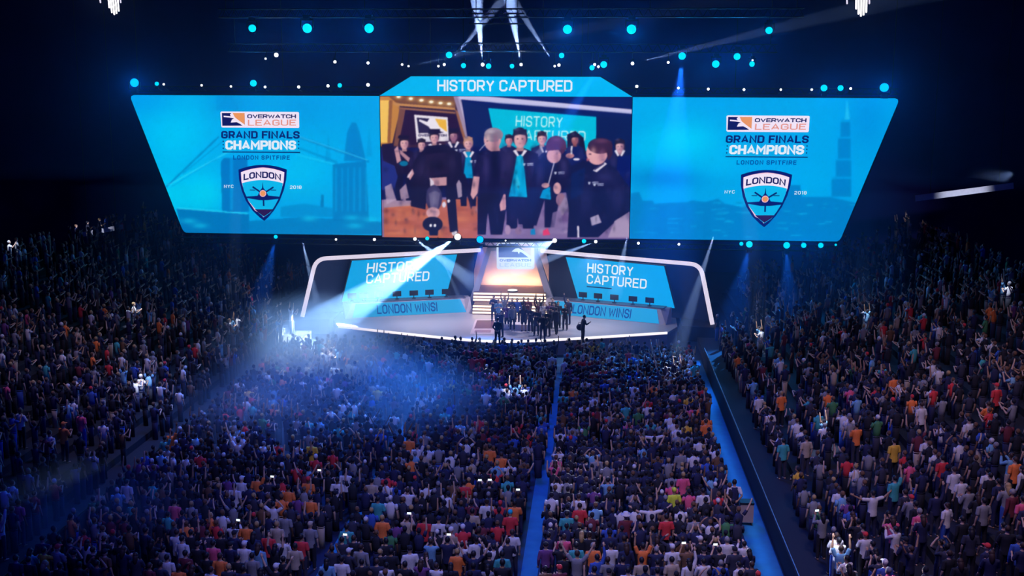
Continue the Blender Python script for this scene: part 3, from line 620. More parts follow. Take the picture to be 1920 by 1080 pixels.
for s_ in (-1, 1):
    mb = MB(); q = [(s_*12.25, 75.6), (s_*15.6, 75.0), (s_*15.6, 84.5), (s_*12.25, 84.5)]
    mb.loft([[(p[0], p[1], .02) for p in q], [(p[0], p[1], SZ-.04) for p in q]])
    tag(mb.build('stage_wing', m_dark), 'low dark platform beside the %s end of the pale stage' % ('left' if s_ < 0 else 'right'), 'platform', 'stage side platforms')
# floor badge in front of the steps
q = [at_z(px, py, SZ) for px, py in ((881, 626.5), (926, 626.5), (930, 599), (891.5, 599))]
t = thing('floor_badge', 'rectangular badge with a dark maroon centre lying on the stage floor', 'floor graphic', tuple(np.mean(q, 0)))
def lerpq(u, v): return (q[0]*(1-u)+q[1]*u)*(1-v)+(q[3]*(1-u)+q[2]*u)*v
def fpatch(name, u0, u1, v0, v1, z, m):
    mb = MB(); p = [lerpq(a, b) for a, b in ((u0, v0), (u1, v0), (u1, v1), (u0, v1))]
    mb.loft([[(a[0], a[1], SZ+.002) for a in p], [(a[0], a[1], SZ+z) for a in p]]); mb.build(name, m, t, world=True)
fpatch('border', 0, 1, 0, 1, .012, mat('badge_border', (.78, .62, .72), .4, noise=.05))
fpatch('field', .1, .93, .36, .92, .02, mat('badge_field', (.16, .05, .11), .4, noise=.3))
fpatch('lettering', .16, .86, .1, .26, .02, mat('badge_text', (.45, .25, .38), .4, noise=.4, nscale=14))

# light-tube frames, dark backdrops, angled stage screens, desks
def rounded_path(a, b, c, r=.75, n=7):
    a, b, c = map(Vector, (a, b, c)); d0 = (a-b).normalized(); d1 = (c-b).normalized(); p0 = b+d0*r; p1 = b+d1*r
    return [a]+[(p0*(1-k)**2+b*2*k*(1-k)+p1*k*k) for k in [i/n for i in range(n+1)]]+[c]
monitors = []
for s_, side in ((-1, 'left'), (1, 'right')):
    mb = MB(); mb.tube(rounded_path((s_*14.37, 76.23, SZ-.03), (s_*13.5, 77.11, 5.1), (s_*2.25, 81.55, 5.26)), .15, 8, round_end=False)
    tag(mb.build('light_tube_frame', m_tube, smooth=True), 'glowing white tube frame bent around the %s half of the stage set' % side, 'light tube', 'white tube frames of the stage set')
    # backdrop
    mb = MB(); n_ = Vector((s_*.366, .93, 0)).normalized()*.55
    q = [(s_*14.2, 76.55, SZ), (s_*2.6, 81.75, SZ), (s_*2.6, 81.75, 5.05), (s_*13.4, 77.25, 4.9)]
    mb.loft([[Vector(p)+n_ for p in q], [Vector(p)+n_*1.3 for p in q]])
    tag(mb.build('backdrop_panel', m_navy), 'dark navy backdrop wall behind the %s stage screen' % side, 'backdrop', 'dark backdrops of the stage set')
    # angled stage screen
    tl, tr, bl = Vector((s_*11.03, 77.61, 4.92)), Vector((s_*4.08, 82.17-1.45, 4.82)), Vector((s_*11.84, 77.75, 1.75))
    if s_ < 0: tr = Vector(at_y(857, 477, 80.72)); tl = Vector(at_y(660, 489, 77.7)); bl = Vector(at_y(641, 566, 77.7)); br = Vector(at_y(836, 556, 80.72))
    else: tr = Vector(at_y(1061, 482, 80.72)); tl = Vector(at_y(1245, 499, 77.7)); bl = Vector(at_y(1265, 578, 77.7)); br = Vector(at_y(1084, 560, 80.72))
    t = thing('stage_screen', 'slanted cyan screen reading HISTORY CAPTURED on the %s half of the stage' % side, 'screen', ((tl.x+tr.x)/2, (tl.y+tr.y)/2, bl.z), group='angled screens on the stage')
    nn = (tr-tl).cross(bl-tl).normalized(); k_ = Vector(ray(836, 557) if s_ < 0 else ray(1084, 560)); br = Vector(_C)+k_*((bl-Vector(_C)).dot(nn)/k_.dot(nn))
    cor = [bl, br, tr, tl]; nn = (br-bl).cross(tl-bl).normalized(); nn = nn if nn.y < 0 else -nn
    mb = MB(); mb.loft([[p+nn*.015 for p in cor], [p for p in cor]]); mb.build('picture', m_cyan2, t, world=True)
    mb = MB(); cc = sum(cor, Vector())/4; mb.loft([[p-nn*.004+(p-cc).normalized()*.08 for p in cor], [p-nn*.16+(p-cc).normalized()*.08 for p in cor]]); mb.build('case', m_black, t, world=True)
    def onp(px, py):   # a point on this screen's plane
        d = Vector(ray(px, py)); c0 = Vector(_C); k = (bl-c0).dot(nn)/d.dot(nn); return c0+d*k+nn*.02
    def pl(qd): return [onp(*p) for p in qd]
    if s_ < 0:
        lettering('lettering', 'HISTORY', pl(((687, 511.5), (790, 506), (689, 493.5))), m_white_e, t, .0, sw=.15, track=.2)
        lettering('lettering', 'CAPTURED', pl(((686, 532), (804, 526), (687.5, 514))), m_white_e, t, .0, sw=.15, track=.2)
        ul = pl(((688, 535.6), (720, 534.2), (720, 536), (688, 537.6)))
    else:
        lettering('lettering', 'HISTORY', pl(((1101, 510.5), (1187, 517.5), (1102, 493))), m_white_e, t, .0, sw=.15, track=.2)
        lettering('lettering', 'CAPTURED', pl(((1100, 531.5), (1212, 541.5), (1101, 514))), m_white_e, t, .0, sw=.15, track=.2)
        ul = pl(((1100.5, 536), (1147, 540), (1147, 542), (1100.5, 538)))
    mb = MB(); mb.loft([[p for p in ul], [p+nn*.012 for p in ul]]); mb.build('underline', m_navy_e, t, world=True)
    # desk: outer end near, inner end far
    a = Vector((s_*11.15, 75.62, SZ)); b = Vector((s_*2.55, 78.75, SZ)); u = (b-a).normalized(); n2 = Vector((u.y, -u.x, 0)); n2 = n2 if n2.y < 0 else -n2; Lg = (b-a).length
    t = thing('player_desk', 'long player desk with a lit cyan LONDON WINS! front, %s half of the stage' % side, 'desk', tuple((a+b)/2), group='player desks on the stage')
    Lp = lambda x, d, z: a+u*x+n2*d+Vector((0, 0, z))     # along, towards the viewer, up
    mb = MB()
    ring = lambda x, k: [Lp(x, 0, .0), Lp(x, -.42*k, 1.02), Lp(x, -1.3, 1.02), Lp(x, -1.3, 0)]
    mb.loft([ring(0, 2.0), ring(.55, 1), ring(Lg-1.1, 1), ring(Lg-.5, 1), ring(Lg, 1.6)])
    mb.build('shell', m_desk, t, world=True)
    mb = MB(); mb.loft([[Lp(.35, -.36, 1.03), Lp(Lg-.4, -.36, 1.03), Lp(Lg-.4, -1.3, 1.03), Lp(.35, -1.3, 1.03)], [Lp(.35, -.36, 1.08), Lp(Lg-.4, -.36, 1.08), Lp(Lg-.4, -1.3, 1.08), Lp(.35, -1.3, 1.08)]]); mb.build('desk_top', mat('desk_top', (.12, .12, .18), .35), t, world=True)
    x0, x1 = .62, Lg-.62
    F = lambda x, v, o=.02: Lp(x, -.42*v, 1.02*v)+ (n2*1.02+Vector((0, 0, .42))).normalized()*o
    mb = MB(); qd = [(x0-.12, .05), (x1+.18, .05), (x1-.18, .93), (x0+.18, .93)]
    mb.loft([[F(*p, .003) for p in qd], [F(*p, .03) for p in qd]]); mb.build('front_screen', m_desklcd, t, world=True)
    if s_ < 0: lq = (F(x0+1.65, .2, .035), F(x0+6.0, .2, .035), F(x0+1.65, .8, .035))
    else: lq = (F(x0+6.3, .2, .035), F(x0+1.95, .2, .035), F(x0+6.3, .8, .035))
    lettering('lettering', 'LONDON WINS!', lq, m_desk_e, t, .0, sw=.16, track=.2, space=.36)
    # monitors along the desk
    pos = ((660, 558), (682, 556), (711, 555), (745, 552.5), (777, 550), (806, 548), (836, 546.5)) if s_ < 0 else ((1093, 554), (1121, 558), (1152, 561), (1186, 564), (1218, 566))
    for k, (px, py) in enumerate(pos):
        xx = None; best = 9
        for i in range(120):
            x = Lg*i/120; P_ = Lp(x, -.75, 1.3); d = abs(proj(P_)[0]-px)
            if d < best: best, xx = d, x
        monitors.append((Lp(xx, -.80, 1.08), math.atan2(u.y, u.x)+(PI if s_ > 0 else 0), side, k, px))
def make_monitor(label):
    t = thing('monitor', label, 'monitor', group='monitors on the player desks')
    MB().box((0, .0, .03), (.26, .2, .03)).build('foot', m_black, t)
    MB().box((0, .03, .16), (.06, .05, .26)).build('stem', m_black, t)
    MB().box((0, 0, .40), (.62, .05, .37)).build('housing', m_black, t)
    MB().box((0, .03, .41), (.58, .012, .33)).build('screen', mat('monitor_glass', (.02, .03, .06), .2), t)
    return t
mon = None
for P_, rz, side, k, px in monitors:
    end = 'outer' if True else ''
    n = {'left': 7, 'right': 5}[side]; i = k+1 if side == 'left' else k+1
    lab = 'black monitor on the %s player desk, %s from its %s end' % (side, ordinal(i), 'left')
    if mon is None: mon = o = make_monitor(lab)
    else: o = copy_tree(mon); o['label'] = lab
    o.location = P_; o.rotation_euler = (0, 0, rz)
    if side == 'right': o.rotation_euler = (0, 0, rz)
# centre arch
t = thing('stage_arch', 'grey lilac portal arch over the steps in the middle of the stage', 'arch', (0.1, 80.7, SZ))
AY = 80.7
pa = [PXZ(*p, AY) for p in ((877, 572), (914, 464), (1006, 464), (1040, 567))]
pi_ = [PXZ(*p, AY) for p in ((889, 572), (921, 470), (998, 470), (1027, 567))]
mb = MB(); mb.loft([[(p[0], AY-.2, p[1]) for p in (pa[0], pa[1], pi_[1], pi_[0])], [(p[0], AY+.5, p[1]) for p in (pa[0], pa[1], pi_[1], pi_[0])]]); mb.build('post', m_arch, t, world=True)
mb = MB(); mb.loft([[(p[0], AY-.2, p[1]) for p in (pa[3], pa[2], pi_[2], pi_[3])], [(p[0], AY+.5, p[1]) for p in (pa[3], pa[2], pi_[2], pi_[3])]]); mb.build('post', m_arch, t, world=True)
mb = MB(); mb.loft([[(p[0], AY-.19, p[1]) for p in (pa[1], pa[2], pi_[2], pi_[1])], [(p[0], AY+.49, p[1]) for p in (pa[1], pa[2], pi_[2], pi_[1])]]); mb.build('lintel', m_arch, t, world=True)
# back wall of the arch: dark panel above, warm lit panel below
mb = MB(); q = [PXZ(*p, 83.4) for p in ((872, 585), (1048, 585), (1020, 455), (900, 455))]
mb.loft([[(p[0], 83.4, p[1]) for p in q], [(p[0], 83.6, p[1]) for p in q]])
tag(mb.build('arch_back_panel', mat('arch_back', (.62, .48, .46), .6, noise=.08)), 'back panel glowing orange from below, seen through the stage arch', 'panel')
# steps
lines = (584.2, 578.3, 572.4, 560.4, 554.8, 548.6)
zz = [SZ+.21*(i+1) for i in range(6)]
ys = [at_z(890, lines[i], zz[i])[1] for i in range(6)]
t = thing('stage_steps', 'wide flight of steps edged with glowing strips inside the stage arch', 'steps', (.15, 80.5, SZ))
for i in range(6):
    yb = ys[i+1] if i < 5 else 83.2
    xa, xb = -2.55-.0*i+.03*i, 2.92-.03*i
    xa = at_y(886+.4*i, lines[i], ys[i])[0]; xb = at_y(1026-.6*i, lines[i], ys[i])[0]
    mb = MB(); z0 = SZ if i == 0 else zz[i-1]
    mb.box(((xa+xb)/2, (ys[i]+83.2)/2, (z0+zz[i])/2), (xb-xa, 83.2-ys[i], zz[i]-z0-.002)); s = mb.build('step', mat('step_cladding', (.22, .12, .10), .5), t, world=True)
    MB().box(((xa+xb)/2, ys[i]-.02, zz[i]-.065), (xb-xa, .05, .125)).build('strip_light', m_steplight, s, world=True)
# hanging badge sign in the arch
SY = 80.35
t = thing('badge_sign', 'white rounded sign with a league badge hanging in the stage arch', 'sign', tuple(at_y(966, 485, SY)))
Z = lambda X, Y: PXZ(870+X/6.355, 440+Y/6.355, SY)
zq = lambda *pts: [Z(*p) for p in pts]
mb = MB(); flat_poly(mb, zq((388, 100), (836, 100), (838, 395), (822, 412), (408, 412), (390, 395)), SY, 0, .12)
flat_poly(mb, zq((412, 110), (800, 110), (800, 272), (412, 270)), SY-.012, 1)
flat_poly(mb, zq((640, 110), (800, 110), (800, 262), (720, 200)), SY-.02, 2)
flat_poly(mb, zq((566, 200), (610, 165), (650, 160), (700, 185), (800, 255), (800, 272), (770, 272), (690, 212), (664, 205), (655, 232), (640, 205), (600, 205)), SY-.03, 0)
m_sign = mat('sign_white', emit=srgb(206, 220, 246), strength=1.0)
mb.build('badge', [m_sign, mat('sign_navy', emit=srgb(34, 58, 138), strength=1.0), mat('sign_rose', emit=srgb(196, 176, 204), strength=1.0)], t, world=True)
v3 = lambda p: Vector((p[0], SY-.02, p[1]))
lettering('lettering', 'OVERWATCH', [v3(Z(*p)) for p in ((425, 320), (800, 320), (425, 290))], mat('sign_text', emit=srgb(84, 120, 196), strength=1.0), t, 0, sw=.24, track=.1)
lettering('lettering', 'LEAGUE', [v3(Z(*p)) for p in ((425, 382), (800, 382), (425, 338))], mat('sign_text_pale', emit=srgb(166, 192, 232), strength=1.0), t, 0, sw=.16, track=.2)
for q in (450, 780):
    a = Z(q, 105); MB().tube([(a[0], SY+.06, a[1]-.05), (a[0], SY+.06, 6.6)], .02, 6).build('hanger', m_black, t, world=True)
# round glowing discs and the pale plinth
def disc_lamp(label, px, py, z, r):
    p = at_z(px, py, z); t = thing('disc_lamp', label, 'lamp', tuple(p))
    MB().disc((0, 0, 0), r*1.08, (0, 0, 1), 20, thick=.06).build('housing', m_black, t)
    MB().disc((0, 0, .062), r, (0, 0, 1), 20, thick=.05).build('lens', mat('disc_glow', emit=(1, .95, .9), strength=1.5), t)
disc_lamp('round glowing disc lamp on the top step under the arch', 961, 546, zz[5]+.01, .36)
for px, py, lb in ((713, 629, 'round white disc lamp in front of the stage, left of its middle'), (1157, 635.5, 'round white disc lamp in front of the stage, right of its middle')):
    p = at_z(px, py, .36); t = thing('disc_lamp', lb, 'lamp', (p[0], p[1], 0))
    MB().box((0, 0, .15), (.5, .4, .3)).build('stand', m_dark, t)
    MB().disc((0, 0, .31), .47, (0, 0, 1), 20, thick=.06).build('lens', mat('disc_glow', emit=(1, .95, .9), strength=1.5), t)
p = at_z(975, 617, SZ); t = thing('plinth', 'low white plinth on the stage floor behind the front row of people', 'plinth', tuple(p))
MB().box((0, 0, .16), (2.9, .7, .32)).build('body', mat('plinth_white', (.8, .76, .84), .4), t)
MB().box((0, 0, .35), (3.0, .8, .06)).build('slab', mat('plinth_white', (.8, .76, .84), .4), t)
# warm uplight behind the steps, unseen blue lamp added to tint the upper back panel
lamp('AREA', 'arch_uplight', (0.15, 82.7, 2.5), (0.15, 83.5, 3.1), (1, .56, .30), 95, 4.2, scale_y=.3)
lamp('AREA', 'arch_blue_fill', (0.15, 82.4, 5.4), (0.15, 83.4, 4.7), (.12, .28, 1), 45, 2.5, scale_y=.3)
# ================================================================== TRUSSES
def truss(label, x0, x1, y, z, h=.5, d=.5, hang=True, group='lighting trusses', top=30.7):
    t = thing('lighting_truss', label, 'truss', ((x0+x1)/2, y, z), group=group)
    for dz in (h, 0):
        for dy in (0, d):
            MB().tube([(x0, y+dy, z+dz), (x1, y+dy, z+dz)], .035, 6).build('chord', m_black, t, world=True)
    mb = MB(); n = max(2, int((x1-x0)/.6))
    for i in range(n):
        a = x0+(x1-x0)*i/n; b = x0+(x1-x0)*(i+1)/n; c = (a+b)/2
        for dy in (0, d):
            mb.bar((a, y+dy, z), (c, y+dy, z+h), .028); mb.bar((c, y+dy, z+h), (b, y+dy, z), .028)
        mb.bar((a, y, z+h), (a, y+d, z+h), .028); mb.bar((a, y, z), (a, y+d, z), .028)
    mb.build('bracing', m_black, t, world=True)
    if hang:
        k = max(2, int((x1-x0)/9)+1)
        for i in range(k):
            xx = x0+.4+(x1-x0-.8)*i/(k-1); MB().tube([(xx, y+d/2, z+h), (xx, y+d/2, top)], .03, 5).build('hanger', m_black, t, world=True)
    return t
truss('highest lighting truss with the row of big cyan lamps, over the screens', -17.5, 18.5, 70.2, 21.35)
truss('long lighting truss with small white lamps just above the banner screen', -18, 17.5, 73.3, 19.35, top=30.7)
a, b = at_y(856, 95, 71.4), at_y(1030, 95, 71.4); truss('short lattice truss crossing the light beams above the banner screen', a[0], b[0], 71.4, a[2], .48)
a, b = at_y(880, 44, 71.4), at_y(982, 44, 71.4); truss('shortest lattice truss near the top edge of the photo, above the middle', a[0], b[0], 71.4, a[2], .62)
truss('low lamp rail running along the top edge of the hanging screens', -26, 26, 76.55, 16.75, .35, .35, hang=True)
truss('lighting truss running under the hanging screens, above the stage', -23, 23, 75.15, 6.42, .34, .3, hang=True, top=7.0)
# ================================================================== LAMPS
def lamp_head(kind, px, py, Y, rad, label, group, up=True, aim=None, bright=0, anchor=None):
    rad *= .86 if kind != 'w' else .8
    p = Vector(at_y(px, py, Y)); aim = Vector(aim) if aim is not None else Vector((CX*.7, 10, 8))
    d = (aim-p).normalized(); m = {'c': m_lens_c, 'b': m_lens_b, 'w': m_lens_w}[kind]
    t = thing('stage_lamp' if kind != 'w' else 'spot_lamp', label, 'lamp', tuple(p), group=group)
    q = d.to_track_quat('Z', 'Y').to_matrix(); s_ = 1 if up else -1
    mb = MB(); ring = lambda o, r_: [Vector(d*o)+q@Vector((math.cos(2*PI*i/14)*r_, math.sin(2*PI*i/14)*r_, 0)) for i in range(14)]
    mb.loft([ring(-rad*2.6, rad*.55), ring(-rad*2.3, rad*.85), ring(-rad*.9, rad*.95), ring(-rad*.3, rad*1.15), ring(0, rad*1.15)]); mb.build('head', m_black, t)
    MB().disc(d*.004, rad, d, 16, thick=rad*.22).build('lens', m, t)
    side = q@Vector((1, 0, 0)); side.z = 0; side.normalize(); c = -d*rad*1.2
    mb = MB(); tp = c+Vector((0, 0, s_*rad*1.7))
    for k in (-1, 1): mb.bar(c+side*k*rad*1.28, tp+side*k*rad*1.28, rad*.22, rad*.4)
    mb.bar(tp-side*rad*1.4, tp+side*rad*1.4, rad*.25, rad*.45); mb.build('yoke', m_black, t)
    MB().box(tp+Vector((0, 0, s_*rad*.5)), (rad*1.5, rad*1.3, rad*.9)).build('base', m_black, t)
    if anchor:
        e = Vector((p.x, anchor[0], anchor[1]))-p; b0 = tp+Vector((0, 0, s_*rad*.5)); MB().tube([b0, e], .03, 6).build('clamp', m_black, t)
    if bright:
        lamp('SPOT', 'lamp_beam', p+d*rad*.5, p+d*5, (.01, .30, 1) if kind != 'w' else (.9, .93, 1), bright*(7 if kind != 'w' else 3), rad*.5, 150, .6)
    return t
rows = [
 ('highest lamp row', 70, True, [(473, 53, 'c', .27, 60), (576, 53, 'c', .33, 160), (692, 53, 'c', .33, 170), (1064, 55, 'c', .32, 170), (1184, 55, 'c', .33, 160), (1442, 57, 'c', .25, 50)]),
 ('row above the banner screen', 73, True, [(518, 103, 'w', .17, 20), (498, 110, 'w', .08, 0), (628, 116, 'w', .12, 8), (690, 118, 'w', .11, 8), (754, 121, 'w', .09, 5), (766, 124, 'w', .08, 5), (822, 124, 'w', .09, 5), (833, 121, 'w', .11, 8), (842, 103, 'c', .24, 50), (869, 123, 'c', .19, 30), (905, 121, 'w', .14, 10), (916, 124, 'c', .2, 30), (960, 124, 'c', .17, 30), (977, 121, 'w', .12, 10), (1040, 124, 'w', .09, 5), (1048, 122, 'w', .12, 5), (1053, 104, 'c', .2, 40), (1110, 127, 'c', .19, 30), (1115, 121, 'w', .11, 5), (1122, 125, 'w', .1, 5), (1132, 121, 'c', .25, 80), (1186, 119, 'w', .13, 5), (1253, 117, 'w', .1, 5), (1279, 105, 'c', .27, 60), (1342, 120, 'c', .27, 110), (1382, 106, 'c', .25, 50), (1410, 120, 'c', .2, 60), (1411, 113, 'w', .07, 0)]),
 ('row along the screens\' top', 75.7, False, [(252, 155, 'b', .33, 160), (294, 157, 'c', .16, 10), (307, 158, 'w', .09, 5), (378, 160, 'w', .09, 5), (433, 162, 'w', .09, 5), (475, 156, 'c', .26, 60), (497, 163, 'w', .1, 5), (560, 163, 'w', .12, 5), (615, 161, 'w', .12, 5), (637, 160, 'c', .17, 20), (690, 159, 'w', .14, 5), (1194, 162, 'w', .12, 5), (1272, 165, 'w', .1, 5), (1328, 167, 'w', .1, 5), (1395, 168, 'w', .1, 5), (1464, 168, 'w', .09, 5), (1522, 168, 'w', .09, 5), (1545, 165, 'c', .25, 80), (1576, 165, 'c', .22, 40), (1595, 166, 'w', .1, 5), (1658, 164, 'b', .33, 160)]),
 ('row under the screens', 74.7, False, [(517, 444, 'c', .15, 8), (630, 449, 'w', .09, 5), (702, 449, 'w', .12, 5), (778, 448, 'w', .14, 8), (801, 447, 'c', .15, 6), (858, 444, 'w', .27, 30), (900, 449, 'b', .27, 60), (948, 451, 'w', .06, 0), (1040, 451, 'w', .18, 12), (1095, 452, 'c', .17, 8), (1117, 453, 'w', .13, 8), (1197, 456, 'w', .11, 5), (1273, 458, 'w', .1, 5), (1390, 457, 'c', .15, 8), (1405, 458, 'c', .25, 60), (1475, 460, 'c', .25, 60), (1507, 460, 'c', .2, 40), (1539, 460, 'c', .2, 40), (1567, 459, 'c', .09, 0)]),
]
for (rn, Y, up, L), anc in zip(rows, ((70.2, 21.36), (73.3, 19.36), (76.55, 16.8), (75.15, 6.5))):
    for kind, word in (('c', 'cyan'), ('w', 'white'), ('b', 'blue')):
        ss = sorted([q for q in L if q[2] == kind], key=lambda q: q[0])
        for i, (px, py, k, rad, br) in enumerate(ss):
            lab = 'glowing %s lamp, %s such from the left in the %s' % (word, ordinal(i+1), rn)
            if len(ss) == 1: lab = 'the only %s lamp in the %s' % (word, rn)
            lamp_head(k, px, py, Y, rad, lab, 'lamps of the '+rn, up, bright=br, anchor=anc)
# two clusters of tall white strips near the top corners of the hall
for px, py, side in ((213, 8, 'left'), (1615, 10, 'right')):
    p = at_y(px, py, 70); t = thing('strip_lamp', 'cluster of glowing vertical white strips hanging near the top %s of the photo' % side, 'lamp', tuple(p), group='hanging clusters of white strips')
    MB().box((0, .15, 1.25), (1.5, .4, .2)).build('housing', m_black, t)
    MB().tube([(0, .15, 1.3), (0, .15, 10-1.8+.0)], .03, 5).build('hanger', m_black, t)
    for k, (dx, z0, z1) in enumerate(((-.35, -.2, 1.1), (-.2, -.5, 1.1), (-.05, -.62, 1.1), (.1, -.55, 1.1), (.25, -.4, 1.1), (.4, .1, 1.1), (-.9, .1, .8))):
        MB().tube([(dx, 0, z1), (dx+.06, 0, z0)], .05, 6).build('tube', m_lens_w if k < 5 else m_tube, t)
# ledges catching a beam on either side
for side, a, b, w_, pw in (('left', (153, 440), (230, 425), .34, 900), ('right', (1716, 372), (1900, 348), .42, 1500)):
    pa_, pb_ = Vector(at_y(*a, 80)), Vector(at_y(*b, 80.0))
    t = thing('banner_rail', 'pale slanted rail catching a light beam in the dark, %s of the screens' % side, 'rail', tuple((pa_+pb_)/2), group='pale rails lit by beams')
    mb = MB(); n = 6
    mb.bar(pa_, pb_, .1, w_); mb.build('panel', mat('pale_rail', (.6, .6, .7), .5), t, world=True)
    for q_ in (.15, .85): h_ = pa_+(pb_-pa_)*q_; MB().tube([h_, (h_.x, h_.y, 30.9)], .02, 5).build('hanger', m_black, t, world=True)
    c = (pa_+pb_)/2; lamp('SPOT', 'rail_spot', c+Vector((0, -9, 2)), c+Vector((0, 0, 0)), (.75, .8, 1), pw*2.2, .1, 26 if side == 'right' else 14, .8)
# ================================================================== BEAMS OF THE STAGE LAMPS (spot lamps in the haze)
HZ = 55.0
def beam(src, dst, Y0, Y1, ang, power, col=(.85, .92, 1), size=.04, blend=.4):
    a = Vector(at_y(*src, Y0)); b = Vector(at_y(*dst, Y1)); a = a+(b-a).normalized()*.5; return lamp('SPOT', 'beam_spot', a, b, col, power*(HZ if ang < 24 else 5), size, ang, blend)
beam((858, 444), (606, 612), 74.3, 72.6, 18, 14000, (.62, .88, 1), .08)
beam((778, 448), (905, 543), 74.5, 62, 5.5, 4200)
beam((1040, 451), (940, 500), 74.5, 62, 15, 1700, (.8, .95, 1))
beam((1117, 453), (900, 533), 74.5, 62, 5, 3000)
beam((564, 440), (602, 600), 74.0, 67, 5, 2200)
beam((1342, 430), (1298, 570), 74.0, 67, 5, 2200)
beam((1177, 440), (1160, 520), 74.5, 66, 5, 1300)
beam((826, 478), (880, 600), 74.5, 66, 3.5, 900)
beam((905, 122), (888, -60), 72.9, 72.6, 14, 5200, (.8, .85, 1))
beam((977, 122), (945, -60), 72.9, 72.6, 13, 5200, (.8, .85, 1))
beam((838, 122), (925, 20), 72.9, 72.6, 8, 2200, (.8, .85, 1))
beam((1040, 122), (975, 20), 72.9, 72.6, 8, 2000, (.8, .85, 1))
beam((1186, 119), (1330, 84), 72.9, 72.6, 5, 1000, (.7, .85, 1))
beam((766, 124), (880, 100), 72.9, 72.6, 4, 700, (.7, .85, 1))
for px, py, tx, ty, pw, an in ((1279, 110, 1262, 300, 1500, 22), (1120, 128, 1060, 230, 900, 14), (1405, 460, 1370, 620, 2200, 30), (1475, 462, 1480, 640, 1600, 30), (900, 452, 905, 560, 1200, 60), (517, 446, 470, 640, 1600, 30), (475, 160, 440, 400, 500, 30)):
    beam((px, py), (tx, ty), 74.2, 70, an, pw, (.02, .25, 1), .1, .8)
# ================================================================== PEOPLE
DG = None
def smooth_union(mb, voxel, name, iters=2):
    """merge overlapping tapered limbs into one continuous skin"""
    me = mb.mesh(name+'_raw', m_skin[0]); o = bpy.data.objects.new(name+'_raw', me); COL.objects.link(o)
    r = o.modifiers.new('r', 'REMESH'); r.mode = 'VOXEL'; r.voxel_size = voxel; r.use_smooth_shade = True
    if iters: s = o.modifiers.new('s', 'SMOOTH'); s.iterations = iters; s.factor = .5
    dg = bpy.context.evaluated_depsgraph_get(); dg.update()
    out = bpy.data.meshes.new_from_object(o.evaluated_get(dg)); out.name = name; out.materials.clear()
    bpy.data.objects.remove(o); bpy.data.meshes.remove(me)
    out.polygons.foreach_set('use_smooth', [True]*len(out.polygons)); return out
V = Vector
SHO, HIP = (.185, 0, 1.42), (.095, 0, .93)
def arm(kind, s):
    S = V((s*SHO[0], 0, SHO[2])); m = lambda x, y, z: V((s*x, y, z))
    K = {'down': (m(.07, -.03, -.28), m(.0, .07, -.25), m(0, .04, -.12)), 'clap': (m(.07, .08, -.26), m(-.17, .25, .10), m(-.07, .12, .08)),
         'up': (m(.09, .02, .27), m(-.02, .05, .26), m(0, .02, .14)), 'vee': (m(.17, .02, .22), m(.12, .04, .23), m(.05, .02, .13)),
         'phone': (m(.05, .20, -.12), m(-.14, .16, .22), m(-.02, .06, .12)), 'wide': (m(.27, .02, .04), m(.23, .07, .12), m(.12, .03, .07)),
         'hips': (m(.17, -.09, -.21), m(-.10, .13, -.20), m(-.08, .06, -.06)), 'behind': (m(.09, -.12, -.26), m(-.15, -.06, -.16), m(-.08, -.02, -.08)),
         'cross': (m(.08, .07, -.27), m(-.22, .17, .06), m(-.12, .05, .03)), 'hold': (m(.04, .13, -.25), m(-.10, .22, .12), m(-.03, .08, .06)), 'swing': (m(.06, .12, -.26), m(.0, .16, -.2), m(0, .07, -.11)),
         'head': (m(.19, .03, .14), m(-.16, -.02, .2), m(-.1, .0, .06)), 'drop': (m(.03, .22, -.18), m(.0, .08, -.26), m(0, .03, -.13))}
    e, w_, h = K[kind]; E_ = S+e; W_ = E_+w_; return S, E_, W_, W_+h*.62, h.normalized()
POSES = {  # right arm, left arm, leg style, bend forward (radians)
    'stand': ('down', 'down', 'stand', 0), 'clap': ('clap', 'clap', 'stand', 0), 'arms_up': ('up', 'up', 'stand', 0), 'vee': ('vee', 'vee', 'stand', 0), 'phone': ('phone', 'phone', 'stand', 0),
    'one_up': ('up', 'down', 'stand', 0), 'wide': ('wide', 'wide', 'stand', 0), 'hips': ('hips', 'hips', 'stand', 0), 'behind': ('behind', 'behind', 'stand', 0), 'crossed': ('cross', 'cross', 'stand', 0),
    'walk': ('swing', 'down', 'walk', .1), 'bend': ('drop', 'drop', 'walk', .55), 'hold': ('hold', 'hold', 'stand', 0), 'head_hands': ('head', 'head', 'stand', 0), 'hold_one': ('hold', 'down', 'stand', .12)}
def legs(style):
    out = []
    for s in (1, -1):
        H = V((s*HIP[0], 0, HIP[2]))
        if style == 'walk': K = V((s*.10, .16 if s > 0 else -.02, .50)); A = V((s*.10, .18 if s > 0 else -.28, .09 if s > 0 else .13))
        else: K = V((s*.115, .015, .50)); A = V((s*.125, -.01, .085))
        out.append((H, K, A))
    return out
PELV = V((0, 0, .95))
def bender(a):
    rot = Matrix.Rotation(-a, 3, 'X')
    return lambda p: PELV+rot@(V(p)-PELV)
def torso(mb, B, rows, n=14):
    rings = []
    for z, rx, ry, y in rows: rings.append([B(V((rx*math.cos(2*PI*i/n), y+ry*math.sin(2*PI*i/n), z))) for i in range(n)])
    mb.loft(rings)
TB = [(.84, .12, .10, 0), (.90, .155, .115, 0), (.98, .15, .11, 0), (1.10, .135, .10, 0), (1.24, .155, .11, .005), (1.34, .165, .112, .0), (1.42, .15, .095, -.005), (1.47, .09, .07, -.008), (1.50, .06, .058, 0)]
